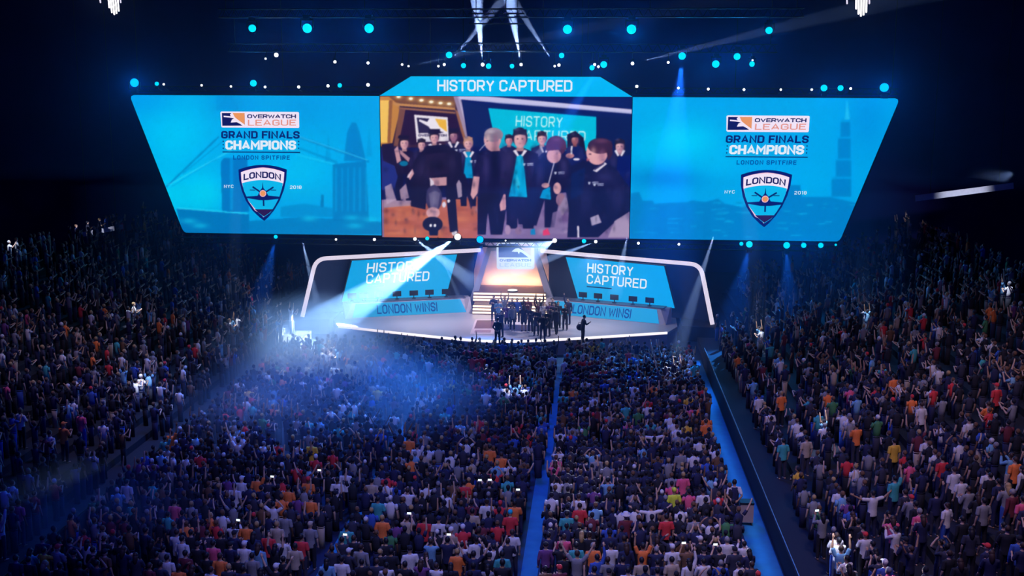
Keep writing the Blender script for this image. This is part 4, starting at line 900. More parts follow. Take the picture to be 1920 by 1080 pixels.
def hand(mb, wrist, palm_end, d, s):
    d = d.normalized(); side = d.cross(V((0, 1, 0.2)));
    if side.length < .1: side = V((1, 0, 0))
    side.normalize(); nrm = side.cross(d).normalized()
    mb.tube([wrist, wrist+d*.05, wrist+d*.09], [.026, .036, .034], 8)
    for i, L in enumerate((.066, .076, .07, .054)):
        o = wrist+d*.085+side*(-.03+.02*i); a = o+d*L*.5+nrm*.006; b = a+(d*.8+nrm*.45).normalized()*L*.5
        mb.tube([o-d*.02, o, a, b], [.0095, .0095, .009, .0078], 6)
    o = wrist+d*.03-side*.03; mb.tube([o, o-side*.025+d*.028, o-side*.03+d*.06+nrm*.01], [.0115, .0105, .009], 6)
HEAD_C = V((0, .015, 1.635))
def body_mesh(pose):
    ra, la, ls, bend = POSES[pose]; B = bender(bend); mb = MB()
    torso(mb, B, TB)
    mb.tube([B((0, -.01, 1.44)), B((0, .0, 1.52)), B((0, .012, 1.59))], [.066, .056, .056], 10)
    Rm = Matrix.Rotation(-bend, 3, 'X')
    mb.ell(B(HEAD_C), (.076, .096, .118), 16, 12, mtx=Rm); mb.ell(B(HEAD_C+V((0, .035, -.05))), (.056, .062, .062), 12, 8, mtx=Rm)   # skull, jaw
    mb.tube([B(HEAD_C+V((0, .085, .02))), B(HEAD_C+V((0, .108, -.018)))], [.010, .016], 6)                                        # nose
    for s in (1, -1): mb.ell(B(HEAD_C+V((s*.079, -.005, -.01))), (.012, .022, .033), 8, 6, mtx=Rm)                               # ears
    mb.tube([B(HEAD_C+V((-.05, .078, .03))), B(HEAD_C+V((0, .092, .034))), B(HEAD_C+V((.05, .078, .03)))], .012, 6)              # brow
    for k, s in ((ra, 1), (la, -1)):
        S, E_, W_, P_, d = arm(k, s); S, E_, W_ = B(S), B(E_), B(W_); d = Rm@d
        mb.tube([S-V((s*.05, 0, .01)), S, S+(E_-S)*.3, E_, E_+(W_-E_)*.3, W_], [.05, .056, .05, .038, .040, .027], 10); hand(mb, W_, P_, d, s)
    for H, K, A in legs(ls):
        mb.tube([H+V((0, 0, .03)), H+(K-H)*.3, K, K+(A-K)*.35, A], [.088, .086, .056, .058, .040], 12)
        mb.tube([A+V((0, -.03, -.045)), A+V((0, .06, -.055)), A+V((0, .15, -.065))], [.036, .036, .026], 8)
    return smooth_union(mb, .0105, 'body_'+pose, 1)
def shirt_mesh(pose, sleeve='short', long=False):
    ra, la, ls, bend = POSES[pose]; B = bender(bend); mb = MB()
    rows = [(.83 if not long else .62, .175, .14, 0), (.92, .178, .138, 0), (1.08, .163, .125, 0), (1.24, .18, .132, .005), (1.35, .19, .13, 0), (1.42, .172, .112, -.005), (1.475, .105, .085, -.008), (1.49, .078, .07, -.004)]
    torso(mb, B, rows)
    for k, s in ((ra, 1), (la, -1)):
        S, E_, W_, P_, d = arm(k, s); S, E_, W_ = B(S), B(E_), B(W_)
        if sleeve == 'short': mb.tube([S-V((s*.05, 0, .01)), S, S+(E_-S)*.35, S+(E_-S)*.75], [.066, .072, .07, .068], 12)
        else: mb.tube([S-V((s*.05, 0, .01)), S, S+(E_-S)*.4, E_, E_+(W_-E_)*.4, E_+(W_-E_)*.97], [.066, .074, .066, .056, .054, .042], 12)
    return smooth_union(mb, .016, 'shirt_'+pose, 3)
def trouser_mesh(style, short=False):
    mb = MB(); mb.loft([[V((.172*k*math.cos(2*PI*i/14), .132*k*math.sin(2*PI*i/14), z)) for i in range(14)] for z, k in ((.80, .85), (.86, 1), (.95, 1), (1.0, .95))])
    for H, K, A in legs(style):
        if short: mb.tube([H+V((0, 0, .02)), H+(K-H)*.4, H+(K-H)*.95], [.098, .1, .088], 12)
        else: mb.tube([H+V((0, 0, .02)), H+(K-H)*.4, K, K+(A-K)*.4, A+V((0, 0, .01))], [.098, .096, .072, .07, .062], 12)
    return smooth_union(mb, .018, 'trousers_'+style, 2)
def shoe_mesh(style):
    mb = MB()
    for H, K, A in legs(style): mb.tube([A+V((0, -.04, -.045)), A+V((0, .05, -.05)), A+V((0, .17, -.058))], [.045, .046, .036], 10)
    return mb.mesh('shoes_'+style, m_black, True)
def hair_mesh(kind, bend):
    B = bender(bend); Rm = Matrix.Rotation(-bend, 3, 'X'); mb = MB(); c = HEAD_C
    if kind == 'short': mb.ell(B(c+V((0, -.018, .03))), (.086, .098, .105), 14, 10, mtx=Rm)
    elif kind == 'long':
        mb.ell(B(c+V((0, -.018, .03))), (.09, .1, .106), 14, 10, mtx=Rm); mb.tube([B(c+V((0, -.05, .0))), B(c+V((0, -.085, -.1))), B(c+V((0, -.1, -.24)))], [.088, .09, .06], 12)
    elif kind == 'bun': mb.ell(B(c+V((0, -.018, .03))), (.086, .098, .104), 14, 10, mtx=Rm); mb.ell(B(c+V((0, -.085, .10))), (.045, .045, .045), 10, 8, mtx=Rm)
    elif kind == 'cap':
        mb.ell(B(c+V((0, -.008, .045))), (.09, .104, .095), 14, 10, mtx=Rm); mb.loft([[B(c+V((x, y, z+.05))) for x, y in ((-.075, .05), (.075, .05), (.065, .16), (0, .185), (-.065, .16))] for z in (0, .012)])
    elif kind == 'hat':
        mb.loft([[B(c+V((r*math.cos(2*PI*i/16), r*1.05*math.sin(2*PI*i/16), z))) for i in range(16)] for r, z in ((.19, .045), (.19, .058), (.10, .07), (.092, .15), (.06, .165))])
    return mb.mesh('hair_'+kind, m_black, True)
def eye_mesh(bend):
    B = bender(bend); mb = MB()
    for s in (1, -1): mb.ell(B(HEAD_C+V((s*.033, .086, .012))), (.012, .008, .008), 8, 6)
    return mb.mesh('eyes', m_black, True)
def mouth_mesh(bend):
    B = bender(bend); mb = MB(); mb.ell(B(HEAD_C+V((0, .094, -.055))), (.024, .008, .007), 10, 6); return mb.mesh('mouth', m_black, True)
MC = {}
def cached(key, fn, *a):
    if key not in MC: MC[key] = fn(*a)
    return MC[key]
CLOTH = {'white': (.62, .60, .66), 'grey': (.22, .22, .26), 'black': (.008, .009, .022), 'navy': (.012, .016, .07), 'dark grey': (.026, .028, .06), 'orange': (.85, .20, .05), 'red': (.62, .035, .05), 'pink': (.72, .10, .22), 'teal': (.05, .36, .38), 'light blue': (.16, .36, .58), 'blue': (.03, .09, .42),  # black and dark grey carry the blue wash in their colour
         'yellow': (.72, .42, .05), 'green': (.05, .2, .08), 'maroon': (.14, .02, .04), 'purple': (.15, .05, .2), 'brown': (.14, .07, .04), 'beige': (.42, .34, .28), 'neon yellow': (.62, .72, .06), 'cyan': (0, .42, .62)}
HAIRC = {'black': (.008, .007, .014), 'brown': (.04, .02, .018), 'blond': (.4, .26, .12), 'grey': (.25, .24, .27)}  # blue wash also put into the black hair colour
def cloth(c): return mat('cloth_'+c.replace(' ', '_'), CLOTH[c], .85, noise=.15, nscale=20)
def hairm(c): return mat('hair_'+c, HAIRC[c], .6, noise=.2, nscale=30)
def set_mat(o, m):
    o.material_slots[0].link = 'OBJECT'; o.material_slots[0].material = m
def part(name, me, parent, m):
    o = bpy.data.objects.new(name, me)
    if not me.materials: me.materials.append(m_skin[0])
    COL.objects.link(o); o.parent = parent; set_mat(o, m); return o
def person(label, loc, rz, pose='stand', shirt='black', sleeve='short', trousers='black', hair='short', hairc='black', skin=0, scale=1.0, group=None, short=False, long=False, face=False, shoes=True):
    bend = POSES[pose][3]; ls = POSES[pose][2]
    me = cached(('b', pose), body_mesh, pose)
    if not me.materials: me.materials.append(m_skin[0])
    o = bpy.data.objects.new('person', me); COL.objects.link(o); set_mat(o, m_skin[skin]); tag(o, label, 'person', group)
    o.location = loc; o.rotation_euler = (0, 0, rz); o.scale = (scale,)*3
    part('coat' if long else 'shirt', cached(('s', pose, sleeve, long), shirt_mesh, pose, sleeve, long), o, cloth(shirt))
    part('shorts' if short else 'trousers', cached(('t', ls, short), trouser_mesh, ls, short), o, cloth(trousers))
    if hair: 
        hm = cloth(hairc) if hair in ('cap', 'hat') else hairm(hairc)
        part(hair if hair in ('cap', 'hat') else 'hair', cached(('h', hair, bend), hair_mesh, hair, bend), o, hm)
    if shoes: part('shoes', cached(('sh', ls), shoe_mesh, ls), o, cloth('black' if shoes is True else shoes))
    if face:
        part('eyes', cached(('e', bend), eye_mesh, bend), o, m_black); part('mouth', cached(('m', bend), mouth_mesh, bend), o, mat('lips', (.3, .08, .08), .5))
    return o

# ---- people on the stage: head-top pixel in the photo -> position on the deck
S8 = 8.31
def on_stage(X, Y, h=1.76):
    p = at_z(900+X/S8, 530+Y/S8, SZ+h); return (p[0], p[1], SZ)
GS = 'people celebrating on the stage'
stage_people = [  # head x, head y, turn, keyword settings, label
    (275, 545, 0, dict(pose='behind', shirt='black', sleeve='long'), 'person in a black suit at the stage edge, back turned, leftmost of the front people'),
    (215, 195, 170, dict(pose='clap', shirt='navy', sleeve='long', long=True, scale=1.03), 'person in a long dark coat clapping, leftmost of the back row on stage'),
    (285, 262, 190, dict(pose='clap', shirt='light blue', hair='cap', hairc='grey'), 'person in a light blue shirt and grey cap beside the leftmost dark coat'),
    (330, 430, 150, dict(pose='phone', shirt='navy', sleeve='long'), 'person in navy raising a phone-high hand, just behind the black suit at the edge'),
    (385, 205, 180, dict(pose='arms_up', shirt='grey', hair='short', hairc='brown'), 'person in a grey shirt with both arms up in the back row on stage'),
    (420, 330, 160, dict(pose='hold', shirt='purple', sleeve='long', shoes='white', hairc='brown'), 'person in a purple top and white shoes near the floor badge'),
    (500, 238, 180, dict(pose='clap', shirt='navy', sleeve='long'), 'person in navy jacket clapping in front of the lit steps, left of two dark heads'),
    (505, 345, 200, dict(pose='stand', shirt='grey', sleeve='long', shoes='white', hair='long', hairc='brown'), 'long-haired person in grey with white shoes in the middle of the stage group'),
    (580, 240, 180, dict(pose='stand', shirt='blue', sleeve='long'), 'person in blue jacket standing against the lit steps'),
    (680, 228, 180, dict(pose='crossed', shirt='black', sleeve='long'), 'person in black with crossed arms against the middle of the lit steps'),
    (750, 232, 180, dict(pose='clap', shirt='maroon', sleeve='long'), 'person in maroon clapping against the lit steps'),
    (685, 345, 10, dict(pose='stand', shirt='navy', long=True, hair='long', hairc='brown', short=True, scale=1.02), 'person in a long dark dress with bare legs, seen from behind, centre of stage'),
    (790, 370, 160, dict(pose='hold', shirt='navy', sleeve='long', shoes='white'), 'person in navy with white shoes right of the long dark dress'),
    (880, 395, 175, dict(pose='clap', shirt='navy', sleeve='long', long=True, scale=1.04), 'tall person in a long navy coat clapping in the middle of the stage group'),
    (930, 245, 185, dict(pose='arms_up', shirt='black', sleeve='long'), 'person in black with raised arms at the right end of the lit steps'),
    (985, 300, 200, dict(pose='clap', shirt='white', sleeve='long'), 'person in a pale jacket clapping in the back row, right of the steps'),
    (910, 300, 170, dict(pose='one_up', shirt='maroon', sleeve='long'), 'person in maroon lifting one arm near the right end of the steps'),
    (980, 480, 0, dict(pose='hips', shirt='black', sleeve='short', trousers='navy', hair='cap', hairc='grey'), 'person in black and grey cap at the stage edge, hands on hips'),
    (1060, 420, 160, dict(pose='hold', shirt='black', sleeve='long'), 'person in a black jacket holding something, behind the hands-on-hips person'),
    (1085, 300, 195, dict(pose='clap', shirt='purple', sleeve='long', hairc='brown'), 'person in dark purple clapping in the back row before the right desk'),
    (1132, 236, 180, dict(pose='stand', shirt='black', sleeve='long'), 'person in black standing at the left end of the right desk'),
    (1150, 312, 170, dict(pose='crossed', shirt='dark grey', sleeve='long'), 'person in dark grey with crossed arms before the right desk'),
    (1218, 292, 190, dict(pose='stand', shirt='black', sleeve='long', hair='long', scale=1.03), 'long-haired person in black before the left end of the right desk'),
    (1195, 388, 20, dict(pose='walk', shirt='dark grey', sleeve='long', hairc='brown', scale=1.02), 'person in dark grey striding along the stage edge, right of the front people'),
    (1330, 335, 175, dict(pose='hold', shirt='black', sleeve='long', trousers='dark grey'), 'person in a black jacket with hands together, right end of the stage group'),
    (1375, 240, 160, dict(pose='one_up', shirt='navy', sleeve='long', trousers='navy', scale=1.04), 'tall person in navy with one arm raised, right end of the back row'),
    (1605, 502, -70, dict(pose='hold_one', shirt='dark grey', sleeve='long'), 'person standing alone at the right of the stage, carrying a dark round bag'),
]
for X, Y, tz, kw, lab in stage_people:
    h = 1.76*kw.get('scale', 1)
    person(lab, on_stage(X, Y, h), R(tz)-.0, group=GS, face=True, **kw)
p = on_stage(1560, 650, .95); t = thing('round_bag', 'dark round bag held by the person standing alone on the stage', 'bag', (p[0], p[1]-.25, SZ+.62))
MB().ell((0, 0, .2), (.24, .2, .22), 14, 10).build('body', cloth('navy'), t, smooth=True)
MB().tube([(-.15, 0, .34), (-.08, 0, .52), (.08, 0, .52), (.15, 0, .34)], .018, 6).build('handle', m_black, t)
# ================================================================== THE AUDIENCE
seats = []   # (x, y, z, block, row)
def add_row(block, row, y, xs, z=0, jit=.07):
    for x in xs: seats.append([x, y, z, block, row])
r6 = np.random.default_rng(21)
BL = (('left floor', -13.0, -3.6), ('centre floor', -2.75, 3.65), ('right floor', 4.45, 11.85))
y = 33.3; row = 0
while y < 68.6:
    for b, xa, xb in BL:
        if y > 46.5 and b == 'centre floor': xb += .42
        if y > 41 and b == 'left floor': xb += .6
        if y > 55 and b == 'right floor': xb += .45
        n = int((xb-xa)/.56); 
        for i in range(n+1):
            x = xa+.28+(xb-xa-.56)*i/n
            if y > front_y(x)-1.5: continue
            seats.append([x+r6.normal(0, .06), y+r6.normal(0, .08), 0, b, row])
    y += .93; row += 1
for s_, b in ((-1, 'left bank'), (1, 'right bank')):
    for k in range(NROW):
        yy = 31.6
        while yy < 87.5:
            x = 13.9+ROWD*k+.5
            if not (abs((yy-31) % 13.5-.4) < .55) and not (yy > 73.8 and x < 16.9): seats.append([s_*(x+r6.normal(0, .05)), yy+r6.normal(0, .06), .55+RISE*k+.001, b, k])
            yy += .60
S = np.array([s[:3] for s in seats]); d = S+np.array([0, 0, 1.3])-_C; dz = d@_fw; PX = 960+FPX*(d@_R)/dz; PY = 540-FPX*(d@_U)/dz
fill = np.where(S[:, 2] > 0, .72, .88)
fill = np.where((S[:, 1] > 76) & (S[:, 2] > 0), .5, fill)
keep = (r6.random(len(S)) < fill) & (dz > 5)
view = (PX > -30) & (PX < 1950) & (PY > 380) & (PY < 1120)
margin = (PX > -160) & (PX < 2080) & (PY < 1200)
COLORS = ['black', 'navy', 'dark grey', 'grey', 'white', 'teal', 'orange', 'red', 'pink', 'light blue', 'blue', 'yellow', 'green', 'maroon', 'purple', 'brown', 'beige']
PROB = np.array([.33, .22, .13, .075, .07, .016, .014, .022, .008, .016, .02, .004, .008, .028, .012, .014, .012]); PROB /= PROB.sum()
POSEL = ['stand', 'clap', 'arms_up', 'phone', 'vee', 'one_up', 'crossed', 'head_hands']; POSEP = np.array([.46, .28, .05, .08, .02, .05, .04, .02]); POSEP /= POSEP.sum()
HAIRL = [('short', 'black'), ('short', 'brown'), ('short', 'blond'), ('long', 'black'), ('long', 'brown'), ('long', 'blond'), ('cap', 'black'), ('cap', 'white'), ('bun', 'brown'), ('short', 'grey'), ('cap', 'red')]
HAIRP = np.array([.32, .22, .05, .10, .09, .03, .08, .03, .03, .03, .02]); HAIRP /= HAIRP.sum()
N = len(S)
att = [dict(shirt=COLORS[r6.choice(len(COLORS), p=PROB)], pose=POSEL[r6.choice(len(POSEL), p=POSEP)], hair=HAIRL[r6.choice(len(HAIRL), p=HAIRP)], skin=int(r6.choice(3, p=[.62, .26, .12])), scale=float(r6.normal(1, .035)),
            trousers=['black', 'navy', 'dark grey', 'blue', 'beige'][r6.choice(5, p=[.42, .3, .2, .04, .04])], turn=float(r6.normal(0, .22)), sleeve='short' if r6.random() < .6 else 'long') for _ in range(N)]
# people that stand out in the photo: shirt pixel, looks
PINS = [(926, 864, 'orange', 'stand', ('short', 'black'), None), (949, 866, 'orange', 'stand', ('short', 'brown'), None), (629, 909, 'white', 'stand', ('short', 'black'), 'num'), (652, 911, 'white', 'stand', ('short', 'black'), 'num'), (580, 853, 'yellow', 'stand', ('short', 'black'), 'num'),
        (1096, 970, 'red', 'stand', ('short', 'black'), None), (1101, 1038, 'orange', 'stand', ('short', 'grey'), None), (1070, 1037, 'teal', 'stand', ('short', 'black'), None), (1133, 1040, 'white', 'stand', ('short', 'black'), None), (1053, 976, 'teal', 'stand', ('short', 'black'), None), (1097, 950, 'white', 'stand', ('short', 'brown'), None),
        (1058, 856, 'white', 'phone', ('short', 'black'), 'num'), (1158, 875, 'navy', 'stand', ('cap', 'navy'), 'num'), (1229, 828, 'white', 'wide', ('short', 'black'), None), (1274, 901, 'pink', 'stand', ('short', 'blond'), None), (1111, 870, 'grey', 'stand', ('short', 'black'), None), (1283, 858, 'grey', 'stand', ('short', 'black'), None), (1165, 985, 'maroon', 'stand', ('hat', 'white'), None),
        (1260, 938, 'neon yellow', 'stand', ('cap', 'neon yellow'), None), (1328, 940, 'white', 'stand', ('short', 'black'), None), (1312, 985, 'grey', 'stand', ('short', 'black'), None), (1251, 985, 'red', 'stand', ('short', 'black'), None), (1210, 972, 'white', 'wide', ('short', 'black'), None), (1137, 921, 'light blue', 'phone', ('short', 'black'), None), (1266, 1040, 'white', 'stand', ('cap', 'white'), None), (1210, 1045, 'orange', 'arms_up', ('short', 'black'), None),
        (505, 1015, 'red', 'stand', ('short', 'black'), None), (576, 1022, 'red', 'stand', ('short', 'black'), None), (555, 932, 'orange', 'stand', ('short', 'black'), None), (596, 950, 'orange', 'stand', ('short', 'black'), None), (590, 918, 'orange', 'stand', ('cap', 'red'), None), (486, 918, 'orange', 'one_up', ('short', 'brown'), None), (456, 1012, 'orange', 'stand', ('short', 'black'), None), (404, 1062, 'orange', 'stand', ('short', 'brown'), None), (402, 1030, 'pink', 'stand', ('short', 'black'), None), (343, 962, 'pink', 'stand', ('short', 'black'), None),
        (694, 925, 'beige', 'stand', ('short', 'black'), None), (792, 988, 'red', 'stand', ('short', 'red'), None), (818, 988, 'white', 'stand', ('cap', 'navy'), 'num'), (730, 984, 'orange', 'stand', ('short', 'blond'), None), (663, 1005, 'teal', 'stand', ('short', 'black'), None), (699, 947, 'teal', 'stand', ('short', 'black'), None), (646, 1070, 'white', 'stand', ('short', 'black'), None), (765, 945, 'white', 'phone', ('short', 'brown'), None), (840, 1005, 'beige', 'stand', ('cap', 'white'), None), (606, 1000, 'grey', 'stand', ('cap', 'beige'), None), (545, 990, 'grey', 'stand', ('short', 'brown'), None),
        (430, 928, 'white', 'stand', ('short', 'black'), 'num'), (443, 925, 'white', 'stand', ('cap', 'white'), None), (448, 840, 'white', 'vee', ('short', 'black'), None), (781, 845, 'white', 'one_up', ('short', 'black'), None), (762, 840, 'orange', 'stand', ('short', 'black'), None), (520, 975, 'white', 'head_hands', ('short', 'black'), None), (460, 1052, 'white', 'stand', ('cap', 'white'), None), (520, 1010, 'beige', 'stand', ('short', 'blond'), None),
        (35, 795, 'white', 'clap', ('short', 'brown'), None), (119, 798, 'orange', 'clap', ('cap', 'orange'), None), (156, 783, 'pink', 'stand', ('short', 'black'), None), (292, 820, 'teal', 'one_up', ('short', 'black'), None), (327, 825, 'orange', 'one_up', ('short', 'black'), None), (232, 930, 'white', 'stand', ('short', 'black'), None), (104, 830, 'white', 'stand', ('short', 'black'), None), (66, 982, 'pink', 'stand', ('short', 'black'), None),
        (1352, 803, 'orange', 'stand', ('short', 'brown'), None), (1465, 752, 'orange', 'stand', ('short', 'blond'), None), (1459, 842, 'teal', 'stand', ('short', 'black'), None), (1494, 850, 'beige', 'stand', ('short', 'black'), None), (1416, 758, 'white', 'stand', ('short', 'black'), None), (1640, 942, 'white', 'wide', ('short', 'black'), None), (1672, 922, 'teal', 'one_up', ('short', 'black'), None), (1578, 932, 'white', 'stand', ('short', 'brown'), None), (1771, 905, 'white', 'stand', ('short', 'brown'), None), (1720, 850, 'white', 'stand', ('short', 'black'), None),
        (1667, 858, 'yellow', 'stand', ('short', 'black'), None), (1670, 730, 'orange', 'stand', ('short', 'black'), None), (1834, 768, 'orange', 'hold', ('short', 'brown'), None), (1873, 748, 'red', 'stand', ('cap', 'red'), None), (1910, 885, 'orange', 'stand', ('short', 'brown'), None), (1478, 1000, 'red', 'stand', ('short', 'black'), None), (1462, 985, 'white', 'one_up', ('short', 'brown'), None), (1490, 1060, 'pink', 'stand', ('short', 'brown'), None), (1540, 1040, 'white', 'clap', ('short', 'black'), None), (1783, 865, 'red', 'stand', ('short', 'black'), None), (1824, 802, 'white', 'stand', ('short', 'black'), None), (1441, 790, 'white', 'stand', ('short', 'black'), None),
        (1714, 785, 'white', 'stand', ('short', 'brown'), None), (1610, 830, 'orange', 'clap', ('short', 'black'), None), (1440, 890, 'light blue', 'stand', ('short', 'black'), None), (1418, 870, 'grey', 'stand', ('short', 'black'), None), (1920, 950, 'pink', 'stand', ('short', 'black'), None), (860, 1065, 'orange', 'stand', ('short', 'blond'), None), (1045, 888, 'pink', 'phone', ('long', 'brown'), None), (893, 975, 'beige', 'stand', ('short', 'black'), None), (907, 952, 'white', 'stand', ('bun', 'brown'), None), (970, 1010, 'white', 'stand', ('short', 'brown'), None), (963, 965, 'orange', 'clap', ('short', 'black'), None), (875, 920, 'red', 'stand', ('short', 'black'), None), (930, 1060, 'teal', 'stand', ('short', 'black'), None), (984, 985, 'red', 'stand', ('cap', 'cyan'), None)]
pinned = {}
for px, py, sh, po, ha, ex in PINS:
    dd = (PX-px)**2+((PY-py)*1.2)**2; dd[list(pinned)] = 1e9; i = int(np.argmin(dd))
    if dd[i] > 40**2: continue
    pinned[i] = ex; keep[i] = True
    att[i].update(shirt=sh, pose=po, hair=ha, turn=0, sleeve='short', scale=1.03)
PHONES = []
for px, py in ((752, 985), (430, 1000), (974, 958), (926, 935), (900, 932), (1294, 1050), (1335, 1045), (620, 1000), (845, 1018), (595, 915), (505, 912), (1500, 1020)):
    dd = (PX-px)**2+(PY-py)**2; dd[list(pinned)] = 1e9; i = int(np.argmin(dd)); keep[i] = True; pinned[i] = None; att[i].update(pose='phone', turn=0); PHONES.append(i)
SPOTS = []
for px, py, an in ((270, 722, 5), (962, 738, 4.5), (1562, 800, 4), (1412, 632, 4.5), (250, 572, 3.5), (442, 615, 3.5), (15, 458, 4), (615, 668, 4.5), (1885, 545, 3.5), (1620, 598, 3), (1548, 1040, 4)):
    dd = (PX-px)**2+(PY-py)**2; i = int(np.argmin(dd)); SPOTS.append((i, an)); keep[i] = True
    for j in np.nonzero(((S-S[i])**2).sum(1) < 1.1)[0]:
        if int(j) not in pinned: att[int(j)].update(shirt=('white', 'light blue', 'white')[int(j) % 3], pose=('clap', 'arms_up', 'phone')[int(j) % 3])
# the 275 people that show largest are individuals, the rest of the crowd is one body
vis = (PX > -12) & (PX < 1932) & (PY < 1092)
cand = [i for i in np.argsort(dz) if keep[i] and vis[i] and i not in pinned]
indiv = sorted(list(pinned)+cand[:276-len(pinned)], key=lambda i: dz[i])
indset = set(indiv)
# ---- labels for individuals: look, then place counted from things one can find
rowkeys = {}
for i in range(N):
    if keep[i] and vis[i]: rowkeys.setdefault((seats[i][3], seats[i][4]), []).append(i)
floor_rows = sorted({seats[i][4] for i in range(N) if keep[i] and vis[i] and 'floor' in seats[i][3]})
POSEW = {'stand': '', 'clap': ' clapping', 'arms_up': ' with both arms raised', 'phone': ' holding hands up high', 'vee': ' arms flung up', 'one_up': ' one arm raised', 'crossed': ' arms crossed', 'head_hands': ' hands on head', 'wide': ' arms spread', 'hold': ' hands forward', 'hips': ' hands on hips'}
def seat_place(i):
    b, rw = seats[i][3], seats[i][4]; L = rowkeys[(b, rw)]
    if 'floor' in b:
        fr = ordinal(floor_rows.index(rw)+1)+' row from photo bottom'
        Ls = sorted(L, key=lambda j: S[j, 0])
        k = Ls.index(i)
        if b == 'left floor': return '%s left of left aisle, %s' % (ordinal(len(Ls)-k), fr)
        if b == 'centre floor': return '%s right of left aisle, %s' % (ordinal(k+1), fr)
        return '%s right of centre aisle, %s' % (ordinal(k+1), fr)
    Ls = sorted(L, key=lambda j: S[j, 1]); k = Ls.index(i)
    return '%s from near end, %s tier of %s' % (ordinal(k+1), ordinal(rw+1), b)
def plabel(i):
    a = att[i]; hw = {'cap': a['hair'][1]+' cap', 'hat': a['hair'][1]+' hat'}.get(a['hair'][0], '')
    s = 'person in '+a['shirt']+(' and '+hw if hw else '')+POSEW[a['pose']]+', '+seat_place(i)
    if len(s.split()) > 16: s = 'person in '+a['shirt']+(' and '+hw if hw else '')+', '+seat_place(i)
    if len(s.split()) > 16: s = 'person in '+a['shirt']+', '+seat_place(i)
    return s
def turn_of(i):
    x, y = S[i, 0], S[i, 1]; base = math.atan2(-(0-x), (74-y)) if y < 72 else (PI/2 if x > 0 else -PI/2)*.9
    return max(-1.9, min(1.9, -math.atan2(0-x, max(3, 76-y))*.8))+att[i]['turn']
GN = {'left floor': 'spectators on the left floor block', 'centre floor': 'spectators on the centre floor block', 'right floor': 'spectators on the right floor block', 'left bank': 'spectators on the left seating bank', 'right bank': 'spectators on the right seating bank'}
for i in indiv:
    a = att[i]
    o = person(plabel(i), tuple(S[i]), turn_of(i), a['pose'], a['shirt'], a['sleeve'], a['trousers'], a['hair'][0], a['hair'][1] if a['hair'][0] in ('cap', 'hat') or a['hair'][1] in HAIRC else 'brown', a['skin'], a['scale'], GN[seats[i][3]], shoes=False)
    if pinned.get(i) == 'num':
        num = {0: '10', 1: '16', 2: '23', 3: '12'}[i % 4]; polys, wd = text_polys(num, .22, .2); mb = MB()
        for P in polys:
            f = lambda p, dy: (-( -.5+p.x/wd)*-1*.19, -.155+dy, 1.16+p.y*.19)
            mb.loft([[f(p, 0) for p in P], [f(p, .02) for p in P]])
        num_o = mb.build('jersey_number', cloth('navy' if a['shirt'] != 'navy' else 'white'), o)
# ---- the rest of the crowd
def low_person(pose):
    ra, la, ls, bend = POSES[pose]; mb = MB()    # 0 skin, 1 hair, 2 shirt, 3 trousers
    mb.loft([[(rx*math.cos(2*PI*i/7), y_+ry*math.sin(2*PI*i/7), z) for i in range(7)] for z, rx, ry, y_ in ((.84, .165, .13, 0), (1.1, .155, .12, 0), (1.36, .195, .125, 0), (1.49, .07, .07, 0))], 2)
    mb.ell((0, .03, 1.61), (.075, .085, .12), 7, 5, 0); mb.ell((0, -.01, 1.66), (.088, .10, .10), 7, 5, 1)
    for k, s in ((ra, 1), (la, -1)):
        A_, E_, W_, P_, d = arm(k, s); mid_ = A_+(E_-A_)*.7
        mb.tube([A_, mid_], [.068, .062], 5, 2, round_end=False); mb.tube([A_+(E_-A_)*.6, E_, W_, W_+d*.13], [.046, .042, .03, .025], 5, 0, round_end=False)
    mb.loft([[(rx*math.cos(2*PI*i/7), ry*math.sin(2*PI*i/7), z) for i in range(7)] for z, rx, ry in ((0, .15, .1), (.5, .15, .1), (.9, .165, .13))], 3)
    v = np.array(mb.v); F = mb.f; m = np.array(mb.m); tri = []; tm = []
    for f, k in zip(F, m):
        for q in range(1, len(f)-1): tri.append((f[0], f[q], f[q+1])); tm.append(k)
    vm = np.zeros(len(v), int)
    for f, k in zip(F, m): vm[f] = k
    return v, np.array(tri), vm
LOW = {p: low_person(p) for p in set(POSEL+[a['pose'] for a in att])}
VV, FF, CC = [], [], []; off = 0
SKC = [(.52, .33, .25), (.36, .20, .13), (.13, .065, .04)]
rest = [i for i in range(N) if keep[i] and margin[i] and i not in indset]
for i in rest:
    a = att[i]; v, tri, vm = LOW[a['pose']]; t_ = turn_of(i); c, s = math.cos(t_), math.sin(t_)
    v = v*a['scale']; w_ = np.stack([v[:, 0]*c-v[:, 1]*s+S[i, 0], v[:, 0]*s+v[:, 1]*c+S[i, 1], v[:, 2]+S[i, 2]], 1)
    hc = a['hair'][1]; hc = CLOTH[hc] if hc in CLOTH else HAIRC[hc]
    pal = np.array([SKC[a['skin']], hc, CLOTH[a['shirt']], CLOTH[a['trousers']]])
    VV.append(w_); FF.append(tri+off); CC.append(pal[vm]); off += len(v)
VV = np.concatenate(VV); FF = np.concatenate(FF); CC = np.concatenate(CC)
me = bpy.data.meshes.new('crowd'); me.vertices.add(len(VV)); me.vertices.foreach_set('co', VV.ravel()); me.loops.add(FF.size); me.loops.foreach_set('vertex_index', FF.ravel().astype(np.int32))
me.polygons.add(len(FF)); me.polygons.foreach_set('loop_start', np.arange(0, FF.size, 3, dtype=np.int32)); me.update(calc_edges=True); me.polygons.foreach_set('use_smooth', [True]*len(FF))
ca = me.color_attributes.new('Col', 'FLOAT_COLOR', 'POINT'); ca.data.foreach_set('color', np.concatenate([CC, np.ones((len(CC), 1))], 1).ravel())
me.materials.append(attr_mat('crowd_clothes', False, rough=.85))
tag(link('crowd', me), 'distant standing crowd filling the floor and both seating banks behind the nearest rows', 'crowd', kind='stuff')
